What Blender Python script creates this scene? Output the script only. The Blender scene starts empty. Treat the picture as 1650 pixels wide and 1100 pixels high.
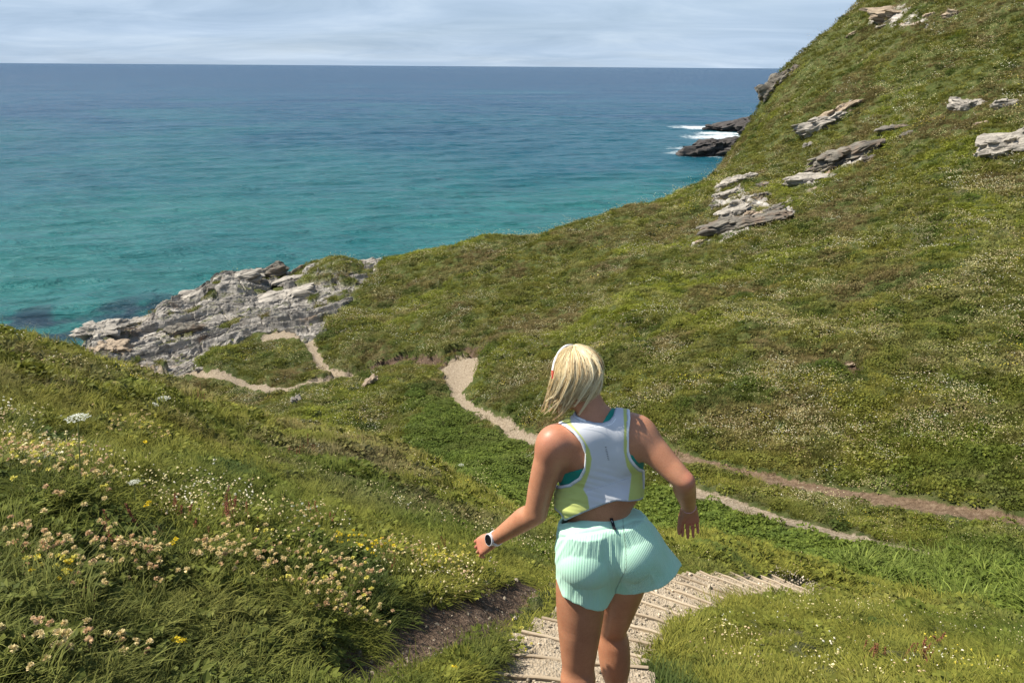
import bpy, bmesh, math, random
import numpy as np
from mathutils import Vector, Matrix, Euler
SC = bpy.context.scene
ROOT = SC.collection
R = math.radians
QUALITY = 1.0
DENS = 1.0

# ---------------------------------------------------------------- camera
FPX, ROLL = 1300.0, 0.0071
PITCH = math.atan((550 - 107.8 + 1.5) / FPX)
_cp, _sp = math.cos(PITCH), math.sin(PITCH)
FW = np.array([0, _cp, -_sp]); _R0 = np.array([1.0, 0, 0]); _U0 = np.array([0, _sp, _cp])
RT = math.cos(ROLL) * _R0 + math.sin(ROLL) * _U0
UP = -math.sin(ROLL) * _R0 + math.cos(ROLL) * _U0
cam = bpy.data.cameras.new('camera')
camo = bpy.data.objects.new('camera', cam); ROOT.objects.link(camo)
cam.sensor_width = 36; cam.lens = FPX / 1650 * 36
cam.clip_start = 0.05; cam.clip_end = 60000
camo.matrix_world = Matrix(((RT[0], UP[0], -FW[0], 0), (RT[1], UP[1], -FW[1], 0), (RT[2], UP[2], -FW[2], 0), (0, 0, 0, 1)))
SC.camera = camo
SEA = -40.0

# ---------------------------------------------------------------- light
SUN_AZ, SUN_EL = -85.0, 53.0            # azimuth from +Y towards +X
world = bpy.data.worlds.new('World'); SC.world = world; world.use_nodes = True
sun = bpy.data.lights.new('sun', 'SUN'); sun.energy = 5.0; sun.angle = R(0.5); sun.color = (1.0, 0.94, 0.83)
suno = bpy.data.objects.new('sun', sun); ROOT.objects.link(suno)
SD = Vector((math.sin(R(SUN_AZ)) * math.cos(R(SUN_EL)), math.cos(R(SUN_AZ)) * math.cos(R(SUN_EL)), math.sin(R(SUN_EL))))
suno.rotation_euler = SD.to_track_quat('Z', 'Y').to_euler(); suno.location = (-30, 0, 60)
SC.view_settings.view_transform = 'Standard'; SC.view_settings.look = 'None'
SC.view_settings.exposure = 0.66; SC.view_settings.gamma = 1.0
SC.cycles.use_denoising = True
SC.cycles.max_bounces = 5; SC.cycles.diffuse_bounces = 2; SC.cycles.glossy_bounces = 2
SC.cycles.transmission_bounces = 3; SC.cycles.transparent_max_bounces = 6
SC.cycles.use_adaptive_sampling = True


class G:
    """small shader graph helper"""
    def __init__(s, tree):
        s.t = tree; s.n = tree.nodes; s.l = tree.links
    def node(s, kind, ins=None, **props):
        nd = s.n.new(kind)
        for k, v in props.items(): setattr(nd, k, v)
        for k, v in (ins or {}).items():
            sock = nd.inputs[k]
            if isinstance(v, tuple) and len(v) == 2 and hasattr(v[0], 'outputs'):
                s.l.new(v[0].outputs[v[1]], sock)
            elif hasattr(v, 'outputs'): s.l.new(v.outputs[0], sock)
            else: sock.default_value = v
        return nd
    def noise(s, scale, detail=4, rough=0.55, vec=None, dist=0.0):
        i = {'Scale': scale, 'Detail': detail, 'Roughness': rough, 'Distortion': dist}
        if vec is not None: i['Vector'] = vec
        return s.node('ShaderNodeTexNoise', i)
    def ramp(s, fac, stops, interp='LINEAR'):
        r = s.node('ShaderNodeValToRGB', {'Fac': fac}); cr = r.color_ramp; cr.interpolation = interp
        while len(cr.elements) < len(stops): cr.elements.new(0.5)
        for e, (p, c) in zip(cr.elements, stops):
            e.position = p; e.color = (c, c, c, 1) if not isinstance(c, tuple) else tuple(c[:3]) + (1,)
        return r
    def mix(s, fac, a, b, mode='MIX'):
        m = s.node('ShaderNodeMix', data_type='RGBA', blend_type=mode)
        for idx, v in ((0, fac), (6, a), (7, b)):
            if isinstance(v, tuple) and len(v) == 2 and hasattr(v[0], 'outputs'): s.l.new(v[0].outputs[v[1]], m.inputs[idx])
            elif hasattr(v, 'outputs'): s.l.new(v.outputs[0], m.inputs[idx])
            elif idx == 0: m.inputs[0].default_value = v
            else: m.inputs[idx].default_value = tuple(v[:3]) + (1,)
        return (m, 2)
    def math(s, op, a, b=None, clamp=False):
        m = s.node('ShaderNodeMath', operation=op, use_clamp=clamp)
        for idx, v in ((0, a), (1, b)):
            if v is None: continue
            if isinstance(v, tuple): s.l.new(v[0].outputs[v[1]], m.inputs[idx])
            elif hasattr(v, 'outputs'): s.l.new(v.outputs[0], m.inputs[idx])
            else: m.inputs[idx].default_value = v
        return m
    def attr(s, name, inst=False):
        return s.node('ShaderNodeAttribute', attribute_name=name, attribute_type='INSTANCER' if inst else 'GEOMETRY')


def material(name):
    m = bpy.data.materials.new(name); m.use_nodes = True
    g = G(m.node_tree); b = g.n['Principled BSDF']; return m, g, b


def link(g, a, b, name):
    if isinstance(a, tuple): g.l.new(a[0].outputs[a[1]], b.inputs[name])
    else: g.l.new(a.outputs[0], b.inputs[name])


def simple_mat(name, col, rough=0.7, spec=0.3, noise=None, bump=None, sub=0.0):
    m, g, b = material(name)
    b.inputs['Base Color'].default_value = tuple(col) + (1,)
    b.inputs['Roughness'].default_value = rough; b.inputs['Specular IOR Level'].default_value = spec
    if noise:
        sc_, amt = noise; oc = g.node('ShaderNodeTexCoord')
        n = g.noise(sc_, 5, 0.6, (oc, 3))
        rr = g.ramp(n, [(0.25, tuple(c * (1 - amt) for c in col)), (0.75, tuple(min(1, c * (1 + amt)) for c in col))])
        link(g, rr, b, 'Base Color')
    if bump:
        oc = g.node('ShaderNodeTexCoord'); n = g.noise(bump[0], 4, 0.6, (oc, 3))
        bp = g.node('ShaderNodeBump', {'Height': n, 'Strength': bump[1], 'Distance': bump[2]}); link(g, bp, b, 'Normal')
    if sub:
        b.inputs['Subsurface Weight'].default_value = sub; b.inputs['Subsurface Radius'].default_value = (1.0, 0.35, 0.2)
        b.inputs['Subsurface Scale'].default_value = 0.008
    return m


# world: Nishita sky with streaky high cloud mixed in
g = G(world.node_tree); bg = g.n['Background']; bg.inputs['Strength'].default_value = 0.085
sky = g.node('ShaderNodeTexSky', sky_type='NISHITA', sun_disc=False, sun_elevation=R(SUN_EL), sun_rotation=R(SUN_AZ),
             altitude=40, air_density=1.0, dust_density=0.6, ozone_density=1.6)
tc = g.node('ShaderNodeTexCoord')
sep = g.node('ShaderNodeSeparateXYZ', {'Vector': (tc, 0)})
den = g.math('MAXIMUM', g.math('ADD', (sep, 2), 0.11), 0.02)
cx = g.math('DIVIDE', (sep, 0), den); cy = g.math('DIVIDE', (sep, 1), den)
cv = g.node('ShaderNodeCombineXYZ', {'X': g.math('MULTIPLY', cx, 0.32), 'Y': g.math('MULTIPLY', cy, 0.42), 'Z': 0.7})
n1 = g.noise(1.0, 9, 0.58, cv, 0.5)
n2 = g.noise(0.27, 4, 0.5, cv, 0.2)
dens = g.math('ADD', n1, g.math('MULTIPLY', n2, 0.7))
cl = g.ramp(dens, [(0.60, 0.80), (0.85, 0.95), (1.0, 1.0)])
# cloud body colour varies between grey and pale white
n3 = g.noise(1.9, 6, 0.6, cv, 0.6)
ccol = g.ramp(n3, [(0.30, (2.9, 3.9, 5.2)), (0.50, (3.7, 4.75, 6.1)), (0.70, (4.8, 5.8, 7.0))])
up = g.ramp((sep, 2), [(0.0, 1.0), (0.09, 1.0), (0.25, 0.40), (1.0, 0.10)])
fac = g.math('MULTIPLY', cl, up, clamp=True)
mx = g.mix(fac, sky, ccol)
link(g, mx, bg, 'Color')

# ---------------------------------------------------------------- numpy helpers
def ray(px, py): return FW + RT * (px - 825) / FPX + UP * (550 - py) / FPX
def azq(px, py):
    d = ray(px, py); D = math.hypot(d[0], d[1]); return math.atan2(d[0], d[1]), d[2] / D
def at(px, py, D):
    a, q = azq(px, py); return np.array([math.sin(a) * D, math.cos(a) * D, q * D])
def project(P):
    P = np.asarray(P); w = P @ FW; return 825 + FPX * (P @ RT) / w, 550 - FPX * (P @ UP) / w, w

_rng = np.random.RandomState(7)
_perm = _rng.permutation(4096).astype(np.int64)
_g3 = _rng.normal(size=(4096, 3)).astype(np.float32); _g3 /= np.linalg.norm(_g3, axis=1)[:, None]
def _hash(ix, iy, iz): return _perm[(_perm[(_perm[ix & 4095] + iy) & 4095] + iz) & 4095]
def perlin(x, y, z=0.0, seed=0):
    x = np.asarray(x, np.float64) + seed * 17.31; y = np.asarray(y, np.float64) - seed * 9.77
    z = np.zeros_like(x) + z + seed * 3.13
    ix, iy, iz = np.floor(x).astype(np.int64), np.floor(y).astype(np.int64), np.floor(z).astype(np.int64)
    fx, fy, fz = x - ix, y - iy, z - iz
    u, v, w = [f * f * f * (f * (f * 6 - 15) + 10) for f in (fx, fy, fz)]
    out = 0
    for dx in (0, 1):
        for dy in (0, 1):
            for dz in (0, 1):
                gr = _g3[_hash(ix + dx, iy + dy, iz + dz)]
                dot = gr[..., 0] * (fx - dx) + gr[..., 1] * (fy - dy) + gr[..., 2] * (fz - dz)
                out = out + dot * (u if dx else 1 - u) * (v if dy else 1 - v) * (w if dz else 1 - w)
    return out * 1.5
def fbm(x, y, z=0.0, o=4, seed=0, gain=0.5):
    s = 0; a = 1.0; f = 1.0
    for i in range(o):
        s = s + a * perlin(x * f, y * f, np.asarray(z) * f, seed + i * 5); a *= gain; f *= 2.03
    return s
def smooth(e0, e1, x):
    t = np.clip((x - e0) / (e1 - e0), 0, 1); return t * t * (3 - 2 * t)
def poly_dist(x, y, pts, w=None):
    """distance to a polyline in plan; also the interpolated extra columns of pts at the nearest point"""
    best = np.full(x.shape, 1e9); ex = np.zeros(x.shape + (pts.shape[1] - 2,))
    M_ = 9.0 + (pts[:, 2].max() if pts.shape[1] > 2 else 0)
    nb_ = (x > pts[:, 0].min() - M_) & (x < pts[:, 0].max() + M_) & (y > pts[:, 1].min() - M_) & (y < pts[:, 1].max() + M_)
    if not nb_.all():
        if nb_.any(): bd_, be_ = poly_dist(x[nb_], y[nb_], pts); best[nb_] = bd_; ex[nb_] = be_
        return best, ex
    for a, b in zip(pts[:-1], pts[1:]):
        dx, dy = b[0] - a[0], b[1] - a[1]; L = dx * dx + dy * dy + 1e-9
        t = np.clip(((x - a[0]) * dx + (y - a[1]) * dy) / L, 0, 1)
        d = np.hypot(x - a[0] - t * dx, y - a[1] - t * dy); m = d < best
        best[m] = d[m]
        if pts.shape[1] > 2: ex[m] = (a[2:] + t[..., None] * (b[2:] - a[2:]))[m]
    return best, ex
def in_poly(x, y, poly):
    c = np.zeros(x.shape, bool); n = len(poly)
    for i in range(n):
        x1, y1 = poly[i][:2]; x2, y2 = poly[(i + 1) % n][:2]
        if y1 == y2: continue
        c ^= ((y1 > y) != (y2 > y)) & (x < (x2 - x1) * (y - y1) / (y2 - y1) + x1)
    return c

def new_obj(name, me, parent=None, loc=None):
    o = bpy.data.objects.new(name, me); ROOT.objects.link(o)
    if parent is not None: o.parent = parent
    if loc is not None: o.location = loc
    return o
def tag(o, label=None, cat=None, group=None, kind=None):
    if label: o['label'] = label
    if cat: o['category'] = cat
    if group: o['group'] = group
    if kind: o['kind'] = kind
    return o
def np_mesh(name, V, Fq, mats=(), smooth_=True, attrs=None, mat_idx=None):
    V = np.asarray(V, np.float32); Fq = np.asarray(Fq, np.int32)
    me = bpy.data.meshes.new(name); k = Fq.shape[1]
    me.vertices.add(len(V)); me.vertices.foreach_set('co', V.ravel())
    me.loops.add(Fq.size); me.loops.foreach_set('vertex_index', Fq.ravel())
    me.polygons.add(len(Fq)); me.polygons.foreach_set('loop_start', np.arange(len(Fq), dtype=np.int32) * k)
    if mat_idx is not None: me.polygons.foreach_set('material_index', np.asarray(mat_idx, np.int32))
    me.polygons.foreach_set('use_smooth', np.full(len(Fq), smooth_, bool))
    for m in mats: me.materials.append(m)
    for n_, a in (attrs or {}).items():
        a = np.asarray(a, np.float32)
        if a.ndim == 1:
            at_ = me.attributes.new(n_, 'FLOAT', 'POINT'); at_.data.foreach_set('value', a)
        else:
            if a.shape[1] == 3: a = np.hstack([a, np.ones((len(a), 1), np.float32)])
            at_ = me.attributes.new(n_, 'FLOAT_COLOR', 'POINT'); at_.data.foreach_set('color', a.ravel())
    me.update(calc_edges=True); me.validate(clean_customdata=False)
    return me
def mesh_py(name, V, Fs, mats=(), smooth_=False, mi=None):
    me = bpy.data.meshes.new(name); me.from_pydata([tuple(v) for v in V], [], [tuple(f) for f in Fs])
    for m in mats: me.materials.append(m)
    if mi is not None: me.polygons.foreach_set('material_index', np.asarray(mi, np.int32))
    me.polygons.foreach_set('use_smooth', np.full(len(Fs), smooth_, bool)); me.update(); return me
class MB:
    """collects vertices, faces and material numbers of one mesh"""
    def __init__(s): s.V = []; s.F = []; s.M = []
    def add(s, V, F, m=0):
        b = len(s.V); s.V.extend([tuple(v) for v in V]); s.F.extend([tuple(i + b for i in f) for f in F]); s.M.extend([m] * len(F))
    def tube(s, P, r, n=5, m=0, cap=True):
        P = [np.asarray(p, float) for p in P]; rr = r if hasattr(r, '__len__') else [r] * len(P)
        V = []; k = len(P); prev = None
        for i in range(k):
            t = P[min(i + 1, k - 1)] - P[max(i - 1, 0)]; t = t / (np.linalg.norm(t) + 1e-9)
            u = np.cross(t, [0, 0, 1.0] if abs(t[2]) < 0.9 else [1.0, 0, 0]) if prev is None else prev - t * np.dot(prev, t)
            u /= np.linalg.norm(u) + 1e-9; prev = u; w = np.cross(t, u)
            for j in range(n):
                a = 2 * math.pi * j / n; V.append(P[i] + rr[i] * (math.cos(a) * u + math.sin(a) * w))
        F = [(i * n + j, i * n + (j + 1) % n, (i + 1) * n + (j + 1) % n, (i + 1) * n + j) for i in range(k - 1) for j in range(n)]
        if cap: F.append(tuple(range(n - 1, -1, -1))); F.append(tuple((k - 1) * n + j for j in range(n)))
        s.add(V, F, m)
    def ball(s, c, r, m=0, nu=8, nv=5, ax=(1, 1, 1)):
        V = [(c[0], c[1], c[2] + r * ax[2])]
        for i in range(1, nv):
            a = math.pi * i / nv
            for j in range(nu):
                b = 2 * math.pi * j / nu
                V.append((c[0] + r * ax[0] * math.sin(a) * math.cos(b), c[1] + r * ax[1] * math.sin(a) * math.sin(b), c[2] + r * ax[2] * math.cos(a)))
        V.append((c[0], c[1], c[2] - r * ax[2])); L = len(V) - 1; F = []
        for j in range(nu):
            F.append((0, 1 + j, 1 + (j + 1) % nu)); F.append((L, L - nu + (j + 1) % nu, L - nu + j))
            for i in range(nv - 2):
                a = 1 + i * nu; F.append((a + j, a + nu + j, a + nu + (j + 1) % nu, a + (j + 1) % nu))
        s.add(V, F, m)
    def mesh(s, name, mats, smooth_=True): return mesh_py(name, s.V, s.F, mats, smooth_, s.M)
def empty(name, loc=(0, 0, 0), rz=0.0):
    o = bpy.data.objects.new(name, None); ROOT.objects.link(o); o.location = loc; o.rotation_euler = (0, 0, rz); o.empty_display_size = 0.1; return o
def spline(P, n):
    """Catmull-Rom through the rows of P"""
    P = np.asarray(P, float); Q = np.vstack([2 * P[0] - P[1], P, 2 * P[-1] - P[-2]]); out = []
    for i in range(1, len(Q) - 2):
        for t in np.arange(0, 1, 1 / n):
            out.append(0.5 * (2 * Q[i] + (Q[i + 1] - Q[i - 1]) * t + (2 * Q[i - 1] - 5 * Q[i] + 4 * Q[i + 1] - Q[i + 2]) * t * t + (3 * Q[i] - Q[i - 1] - 3 * Q[i + 1] + Q[i + 2]) * t ** 3))
    out.append(P[-1]); return np.array(out)
def poly_sdf(px, py, poly):
    """signed distance (pixels) to a polygon, negative inside"""
    P = np.array(poly, float); d = np.full(px.shape, 1e9); c = np.zeros(px.shape, bool)
    for i in range(len(P)):
        a, b = P[i], P[(i + 1) % len(P)]; e = b - a; t = np.clip(((px - a[0]) * e[0] + (py - a[1]) * e[1]) / (e @ e + 1e-9), 0, 1)
        d = np.minimum(d, np.hypot(px - a[0] - t * e[0], py - a[1] - t * e[1]))
        if a[1] != b[1]: c ^= ((a[1] > py) != (b[1] > py)) & (px < e[0] * (py - a[1]) / e[1] + a[0])
    return np.where(c, -d, d)

poly_sdf_ = poly_sdf

# ---------------------------------------------------------------- terrain
# ground seen in the photograph: (pixel x, pixel y, metres away in plan)
STAIR = [(905, 1290, 2.05, .50), (912, 1180, 2.7, .44), (922, 1085, 3.55, .38), (940, 1050, 4.0, .36), (992, 1010, 4.75, .34), (1044, 979, 5.45, .33), (1098, 961, 6.2, .31),
         (1150, 952, 7.05, .29), (1195, 950, 7.85, .28), (1240, 949, 8.6, .28), (1282, 950, 9.4, .28)]
PATH = {
 'main': [(738, 606, 57, .9), (738, 632, 54, .50), (752, 652, 51, .42), (790, 675, 47, .40), (830, 697, 43.5, .40), (866, 712, 41, .38), (960, 722, 36, .35), (1040, 727, 32.5, .35), (1100, 738, 30, .4),
          (1200, 760, 28, .42), (1300, 783, 26.4, .42), (1400, 800, 25.2, .42), (1480, 812, 24.6, .4), (1580, 827, 24, .35), (1700, 846, 23.5, .3)],
 'gravel': [(1085, 775, 26.5, .2), (1120, 788, 25, .28), (1180, 806, 23.6, .33), (1240, 828, 22.3, .38), (1310, 848, 21.4, .36), (1390, 868, 20.6, .34), (1440, 880, 20.2, .30), (1500, 893, 19.6, .24)],
 'coast': [(150, 588, 83, .5), (220, 592, 79, .5), (270, 598, 75, .6), (330, 606, 70.5, .55), (400, 618, 67, .4), (455, 626, 64, .5), (500, 615, 64, .4), (550, 606, 64.5, .55), (572, 602, 64, .5)],
 'coast2': [(545, 606, 65, .5), (527, 597, 67, .38), (513, 580, 69.5, .4), (505, 562, 72, .42), (492, 545, 75, .6), (470, 538, 77, .9), (440, 540, 78, 1.2)],
}
DIRT = [(560, 1100, 2.75, .13), (620, 1060, 3.1, .16), (665, 1030, 3.4, .19), (715, 1002, 3.75, .20), (770, 972, 4.25, .20), (820, 952, 4.75, .16), (860, 938, 5.2, .12)]
TRAIL2 = [(1300, 953, 9.9, .3), (1345, 958, 10.3, .3), (1400, 966, 10.4, .25), (1460, 978, 10.2, .2), (1540, 1003, 9.2, .15), (1600, 1030, 8.0, .15), (1660, 1040, 7.6, .2)]
VIS = [
 # near slope on the left
 (0, 1100, 2.1), (0, 1000, 2.45), (0, 900, 3.0), (120, 790, 3.7), (0, 750, 4.5), (0, 650, 7.2), (0, 585, 10.5), (0, 548, 14), (60, 566, 14.5), (145, 600, 15), (220, 622, 15.5), (300, 648, 15.5),
 (200, 1100, 2.25), (200, 950, 3.0), (200, 800, 4.3), (200, 700, 7.2), (380, 672, 15), (450, 690, 14.5), (540, 705, 14.5), (620, 722, 14),
 (400, 1100, 2.4), (400, 950, 3.2), (400, 800, 5.6), (400, 720, 9.8), (600, 1100, 2.6), (600, 950, 3.9), (600, 850, 6.0), (600, 770, 9.4), (690, 760, 12.8), (760, 800, 11.5), (740, 850, 8.2), (820, 845, 10), (860, 870, 8.8),
 (800, 1100, 3.0), (760, 1000, 3.9), (840, 1000, 4.4), (860, 940, 5.6), (880, 900, 7.2), (950, 900, 7.8), (950, 940, 6.3),
 # near slope on the right
 (1080, 1100, 3.6), (1200, 1100, 3.9), (1200, 1000, 5.5), (1400, 1100, 4.3), (1400, 1010, 6.4), (1650, 1100, 5.0), (1550, 1060, 5.7), (1120, 1020, 4.9),
 (1060, 900, 8.2), (1120, 880, 9.6), (1120, 915, 8.0), (1200, 890, 10.5), (1200, 920, 8.9), (1300, 912, 12.2), (1300, 930, 10.6), (1400, 945, 12.2), (1500, 975, 11.8), (1600, 1000, 10.8), (1650, 1012, 10.2), (1750, 1060, 8.5),
 # gully and its banks
 (700, 640, 53), (680, 690, 46), (740, 720, 42), (700, 745, 39), (800, 740, 37), (860, 770, 34.5), (640, 690, 48), (600, 645, 56), (560, 655, 54), (500, 650, 57), (480, 675, 50), (560, 680, 50), (640, 620, 58), (610, 585, 64),
 (1060, 750, 30), (1070, 790, 27), (1120, 830, 22.5), (1250, 862, 20.3), (1350, 893, 18.8), (1450, 905, 18.2), (1500, 935, 17.2), (1580, 950, 16.5), (1650, 960, 16), (1550, 900, 19), (1650, 900, 19.5), (1650, 925, 17.8), (1450, 935, 16.3), (1380, 915, 16.5),
 # the green knoll inside the fork of the coast path
 (340, 585, 71.5), (430, 590, 69), (500, 600, 67), (370, 560, 75.5), (430, 548, 76.5), (480, 556, 73), (450, 608, 66.5),
 # rocky headland
 (135, 545, 91), (140, 575, 87), (200, 580, 83), (200, 548, 89), (260, 560, 84), (330, 560, 79), (260, 520, 93), (300, 490, 99), (262, 484, 102), (300, 475, 104), (360, 447, 109), (360, 500, 93),
 (420, 520, 84), (440, 490, 92), (430, 460, 102), (430, 440, 109), (500, 480, 92), (480, 440, 106), (500, 428, 110), (540, 500, 83), (560, 470, 90), (560, 424, 107), (620, 418, 104), (600, 440, 97),
 # the big hillside
 (700, 590, 59.5), (640, 560, 67), (560, 560, 70), (600, 500, 81), (680, 500, 77), (680, 440, 90), (680, 408, 99), (780, 560, 60), (790, 600, 54), (780, 500, 70), (780, 420, 88), (780, 381, 100),
 (850, 640, 47), (880, 560, 56), (900, 500, 65), (900, 420, 80), (900, 370, 94), (950, 640, 42), (1000, 600, 44), (1000, 550, 50), (1000, 480, 61), (1000, 400, 78), (1000, 340, 96), (1060, 690, 34.5), (1080, 640, 38),
 (1110, 560, 46), (1110, 480, 57), (1110, 400, 72), (1110, 340, 88), (1110, 308, 103), (1180, 268, 112), (1205, 225, 122), (1235, 180, 132), (1238, 150, 138), (1260, 118, 140), (1330, 60, 140), (1385, 12, 142), (1420, -40, 150), (1500, -110, 160), (1600, -190, 170),
 (1200, 710, 31.5), (1200, 640, 35.5), (1200, 560, 43), (1200, 480, 54), (1200, 400, 67), (1200, 340, 79), (1200, 290, 95), (1280, 200, 110), (1300, 300, 84), (1300, 400, 64), (1300, 240, 96), (1330, 120, 122),
 (1350, 750, 28), (1350, 640, 33.5), (1350, 560, 40), (1350, 480, 50), (1400, 400, 60), (1400, 300, 77), (1400, 200, 95), (1400, 100, 115), (1420, 20, 132), (1500, 740, 27.5), (1500, 640, 33), (1500, 540, 40), (1500, 440, 51), (1500, 340, 64),
 (1500, 240, 80), (1500, 140, 97), (1500, 40, 116), (1500, -40, 134), (1650, 760, 27), (1650, 640, 33), (1650, 540, 40), (1650, 440, 49), (1650, 340, 60), (1650, 240, 74), (1650, 140, 88), (1650, 40, 104), (1650, -60, 124), (1650, -200, 150),
 (1850, 700, 29), (1850, 500, 42), (1850, 300, 62), (1850, 100, 88), (1850, -100, 115), (1850, -250, 150), (2200, 700, 28), (2200, 400, 50), (2200, 100, 85), (2200, -200, 130),
]
HID = []   # (azimuth deg, distance, z): ground hidden behind the near crest, behind the skyline, or out of frame
for a_, z25, z45, z70 in ((-60, -10, -22, -41), (-50, -10, -22, -41), (-42, -10, -23, -42), (-34, -10.5, -24, -42), (-30, -11, -23, -40), (-26.5, -12.5, -22.5, -27.5), (-22, -13, -22.3, None), (-17, -13.3, -23)[:3] + (None,), (-12, -13.5, -22.6, None), (-7, -14.0, None, None), (-3, -14.2, None, None)):
    HID += [(a_, 25, z25)] + ([(a_, 45, z45)] if z45 else []) + ([(a_, 70, z70)] if z70 else [])
HID += [(-24, 20, -9.5), (-17, 20, -9.8), (-10, 19, -10.0), (-4, 18, -10.2), (2, 15, -9.4), (4, 22, -13.6), (8, 18, -11.6), (13, 15, -9.8), (17, 15.5, -10.2), (22, 15.5, -10.2), (27, 14.3, -9.4), (32, 13.6, -8.9), (37, 12.6, -8.2), (3, 30, -17.3), (8, 26, -15.4)]
# beyond the headland tip, beyond the skyline
for a_, D_ in ((-60, 85), (-50, 90), (-42, 92), (-36, 95), (-33.5, 98), (-32.8, 85), (-30.8, 106), (-27, 112), (-24.5, 118), (-21.5, 118), (-18, 124), (-14, 126), (-10.5, 120)):
    HID += [(a_, D_, -42), (a_, D_ * 1.25, -46), (a_, D_ * 2.2, -50)]
for a_, D_, z_ in ((-7, 118, -32), (-3, 118, -30), (2, 115, -28), (6, 118, -27), (9, 124, -26), (12, 140, -27), (14, 160, -28), (16, 175, -28), (18, 180, -22), (20, 185, -14), (23, 190, -4), (27, 200, 5), (35, 220, 20), (50, 240, 25)):
    HID += [(a_, D_, z_), (a_, D_ * 1.4, min(z_ - 20, -41 if a_ < 19 else 0)), (a_, D_ * 2.3, -50)]
for a_ in (-100, -75, -55, -40, -25, -10, 5, 20, 38, 55, 75, 100):
    HID += [(a_, 0.6, -1.42 - 0.08 * math.cos(R(a_))), (a_, 1.2, -1.45 - 0.32 * max(0, math.cos(R(a_ - 20))))]
for a_ in (-100, -75, -52):
    HID += [(a_, 3, -1.5), (a_, 6, -1.9), (a_, 12, -3.5)]
for a_ in (55, 75, 100):
    HID += [(a_, 3, -1.7), (a_, 6, -2.5), (a_, 12, -3.5), (a_, 25, -4), (a_, 50, 4), (a_, 100, 20)]
HID += [(48, 4, -2.7), (48, 8, -4.6), (48, 14, -7.4), (45, 18, -9.8)]

_P = [(azq(x, y)[0], D, azq(x, y)[1] * D) for x, y, D in VIS + [t[:3] for t in STAIR + DIRT + TRAIL2]
      + [t[:3] for k in PATH for t in PATH[k]]] + [(R(a), D, z) for a, D, z in HID]
_P = np.array(_P)
AZK = 2.6
def _g(D): return D + 1.5
_X = np.stack([_P[:, 0] * AZK, np.log(_P[:, 1])], 1); _Y = _P[:, 2] / _g(_P[:, 1])
def _tps(r2): return r2 * np.log(r2 + 1e-12)
_K = _tps(((_X[:, None] - _X[None]) ** 2).sum(-1)) + np.eye(len(_X)) * 6e-4
_Q = np.hstack([np.ones((len(_X), 1)), _X])
_sol = np.linalg.solve(np.block([[_K, _Q], [_Q.T, np.zeros((3, 3))]]), np.concatenate([_Y, np.zeros(3)]))
def base_z(az, D):
    sh = az.shape; a = az.ravel() * AZK; s = np.log(np.maximum(D.ravel(), 0.4)); out = np.empty(a.shape)
    for i in range(0, len(a), 60000):
        q = np.stack([a[i:i + 60000], s[i:i + 60000]], 1)
        r2 = (q ** 2).sum(1)[:, None] + (_X ** 2).sum(1)[None] - 2 * q @ _X.T
        out[i:i + 60000] = _tps(np.maximum(r2, 0)) @ _sol[:len(_X)] + _sol[-3] + q @ _sol[-2:]
    return (out.reshape(sh)) * _g(D)
def plan(L):
    """pixel polyline -> plan polyline with width"""
    return np.array([list(at(x, y, D)[:2]) + [w] for x, y, D, w in L])
PL = {k: spline(plan(v), 4) for k, v in PATH.items()}
PL['dirt'] = spline(plan(DIRT), 4); PL['trail2'] = spline(plan(TRAIL2), 3)
STP = spline(plan(STAIR), 6)
def snap(px, py, hint):
    """where a line of sight meets the smooth ground, nearest to the hinted distance"""
    a, q = azq(px, py); D = hint * np.exp(np.linspace(-.35, .35, 281)); f = q * D - base_z(np.full(D.shape, a), D); k = np.where(f[:-1] * f[1:] <= 0)[0]
    if len(k) == 0: return at(px, py, hint)
    k = k[np.argmin(np.abs(np.log(D[k] / hint)))]; return at(px, py, D[k])
def zone(P): return np.array([snap(x, y, D)[:2] for x, y, D in P])
def plan_s(L): return np.array([list(snap(x, y, D)[:2]) + [w] for x, y, D, w in L])
Z_SCREE = zone([(706, 592, 58.5), (722, 580, 59), (742, 572, 59.5), (774, 564, 60), (770, 590, 57), (764, 612, 55), (748, 628, 53.5), (726, 622, 54.5), (712, 606, 57)])
Z_ROCK = zone([(112, 570, 86), (108, 540, 93), (150, 515, 100), (250, 470, 110), (360, 436, 114), (480, 424, 115), (640, 408, 112), (634, 424, 102), (590, 440, 98), (575, 470, 91), (550, 505, 84), (510, 512, 82), (512, 545, 76.5), (480, 550, 75.5), (440, 537, 78.5), (395, 540, 78.5),
                (345, 568, 75), (318, 592, 72.5), (250, 606, 72), (180, 602, 79), (140, 596, 82)])
Z_KNOLLTOP = zone([(395, 438, 107), (480, 424, 114), (640, 408, 112), (634, 424, 102), (560, 436, 100), (560, 455, 94), (500, 458, 97), (450, 452, 101), (440, 446, 104)])
Z_LUSH = zone([(660, 630, 55), (735, 640, 51), (800, 690, 43), (862, 730, 38), (900, 800, 29), (870, 850, 26), (760, 790, 34), (690, 760, 37.5), (660, 700, 45)])
Z_LUSH2 = zone([(1020, 770, 28.5), (1085, 782, 25.7), (1180, 815, 22.8), (1300, 858, 20.6), (1500, 900, 18.9), (1660, 915, 18.4), (1750, 990, 13), (1500, 975, 13.2), (1300, 905, 14.6), (1050, 860, 18)])
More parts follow.
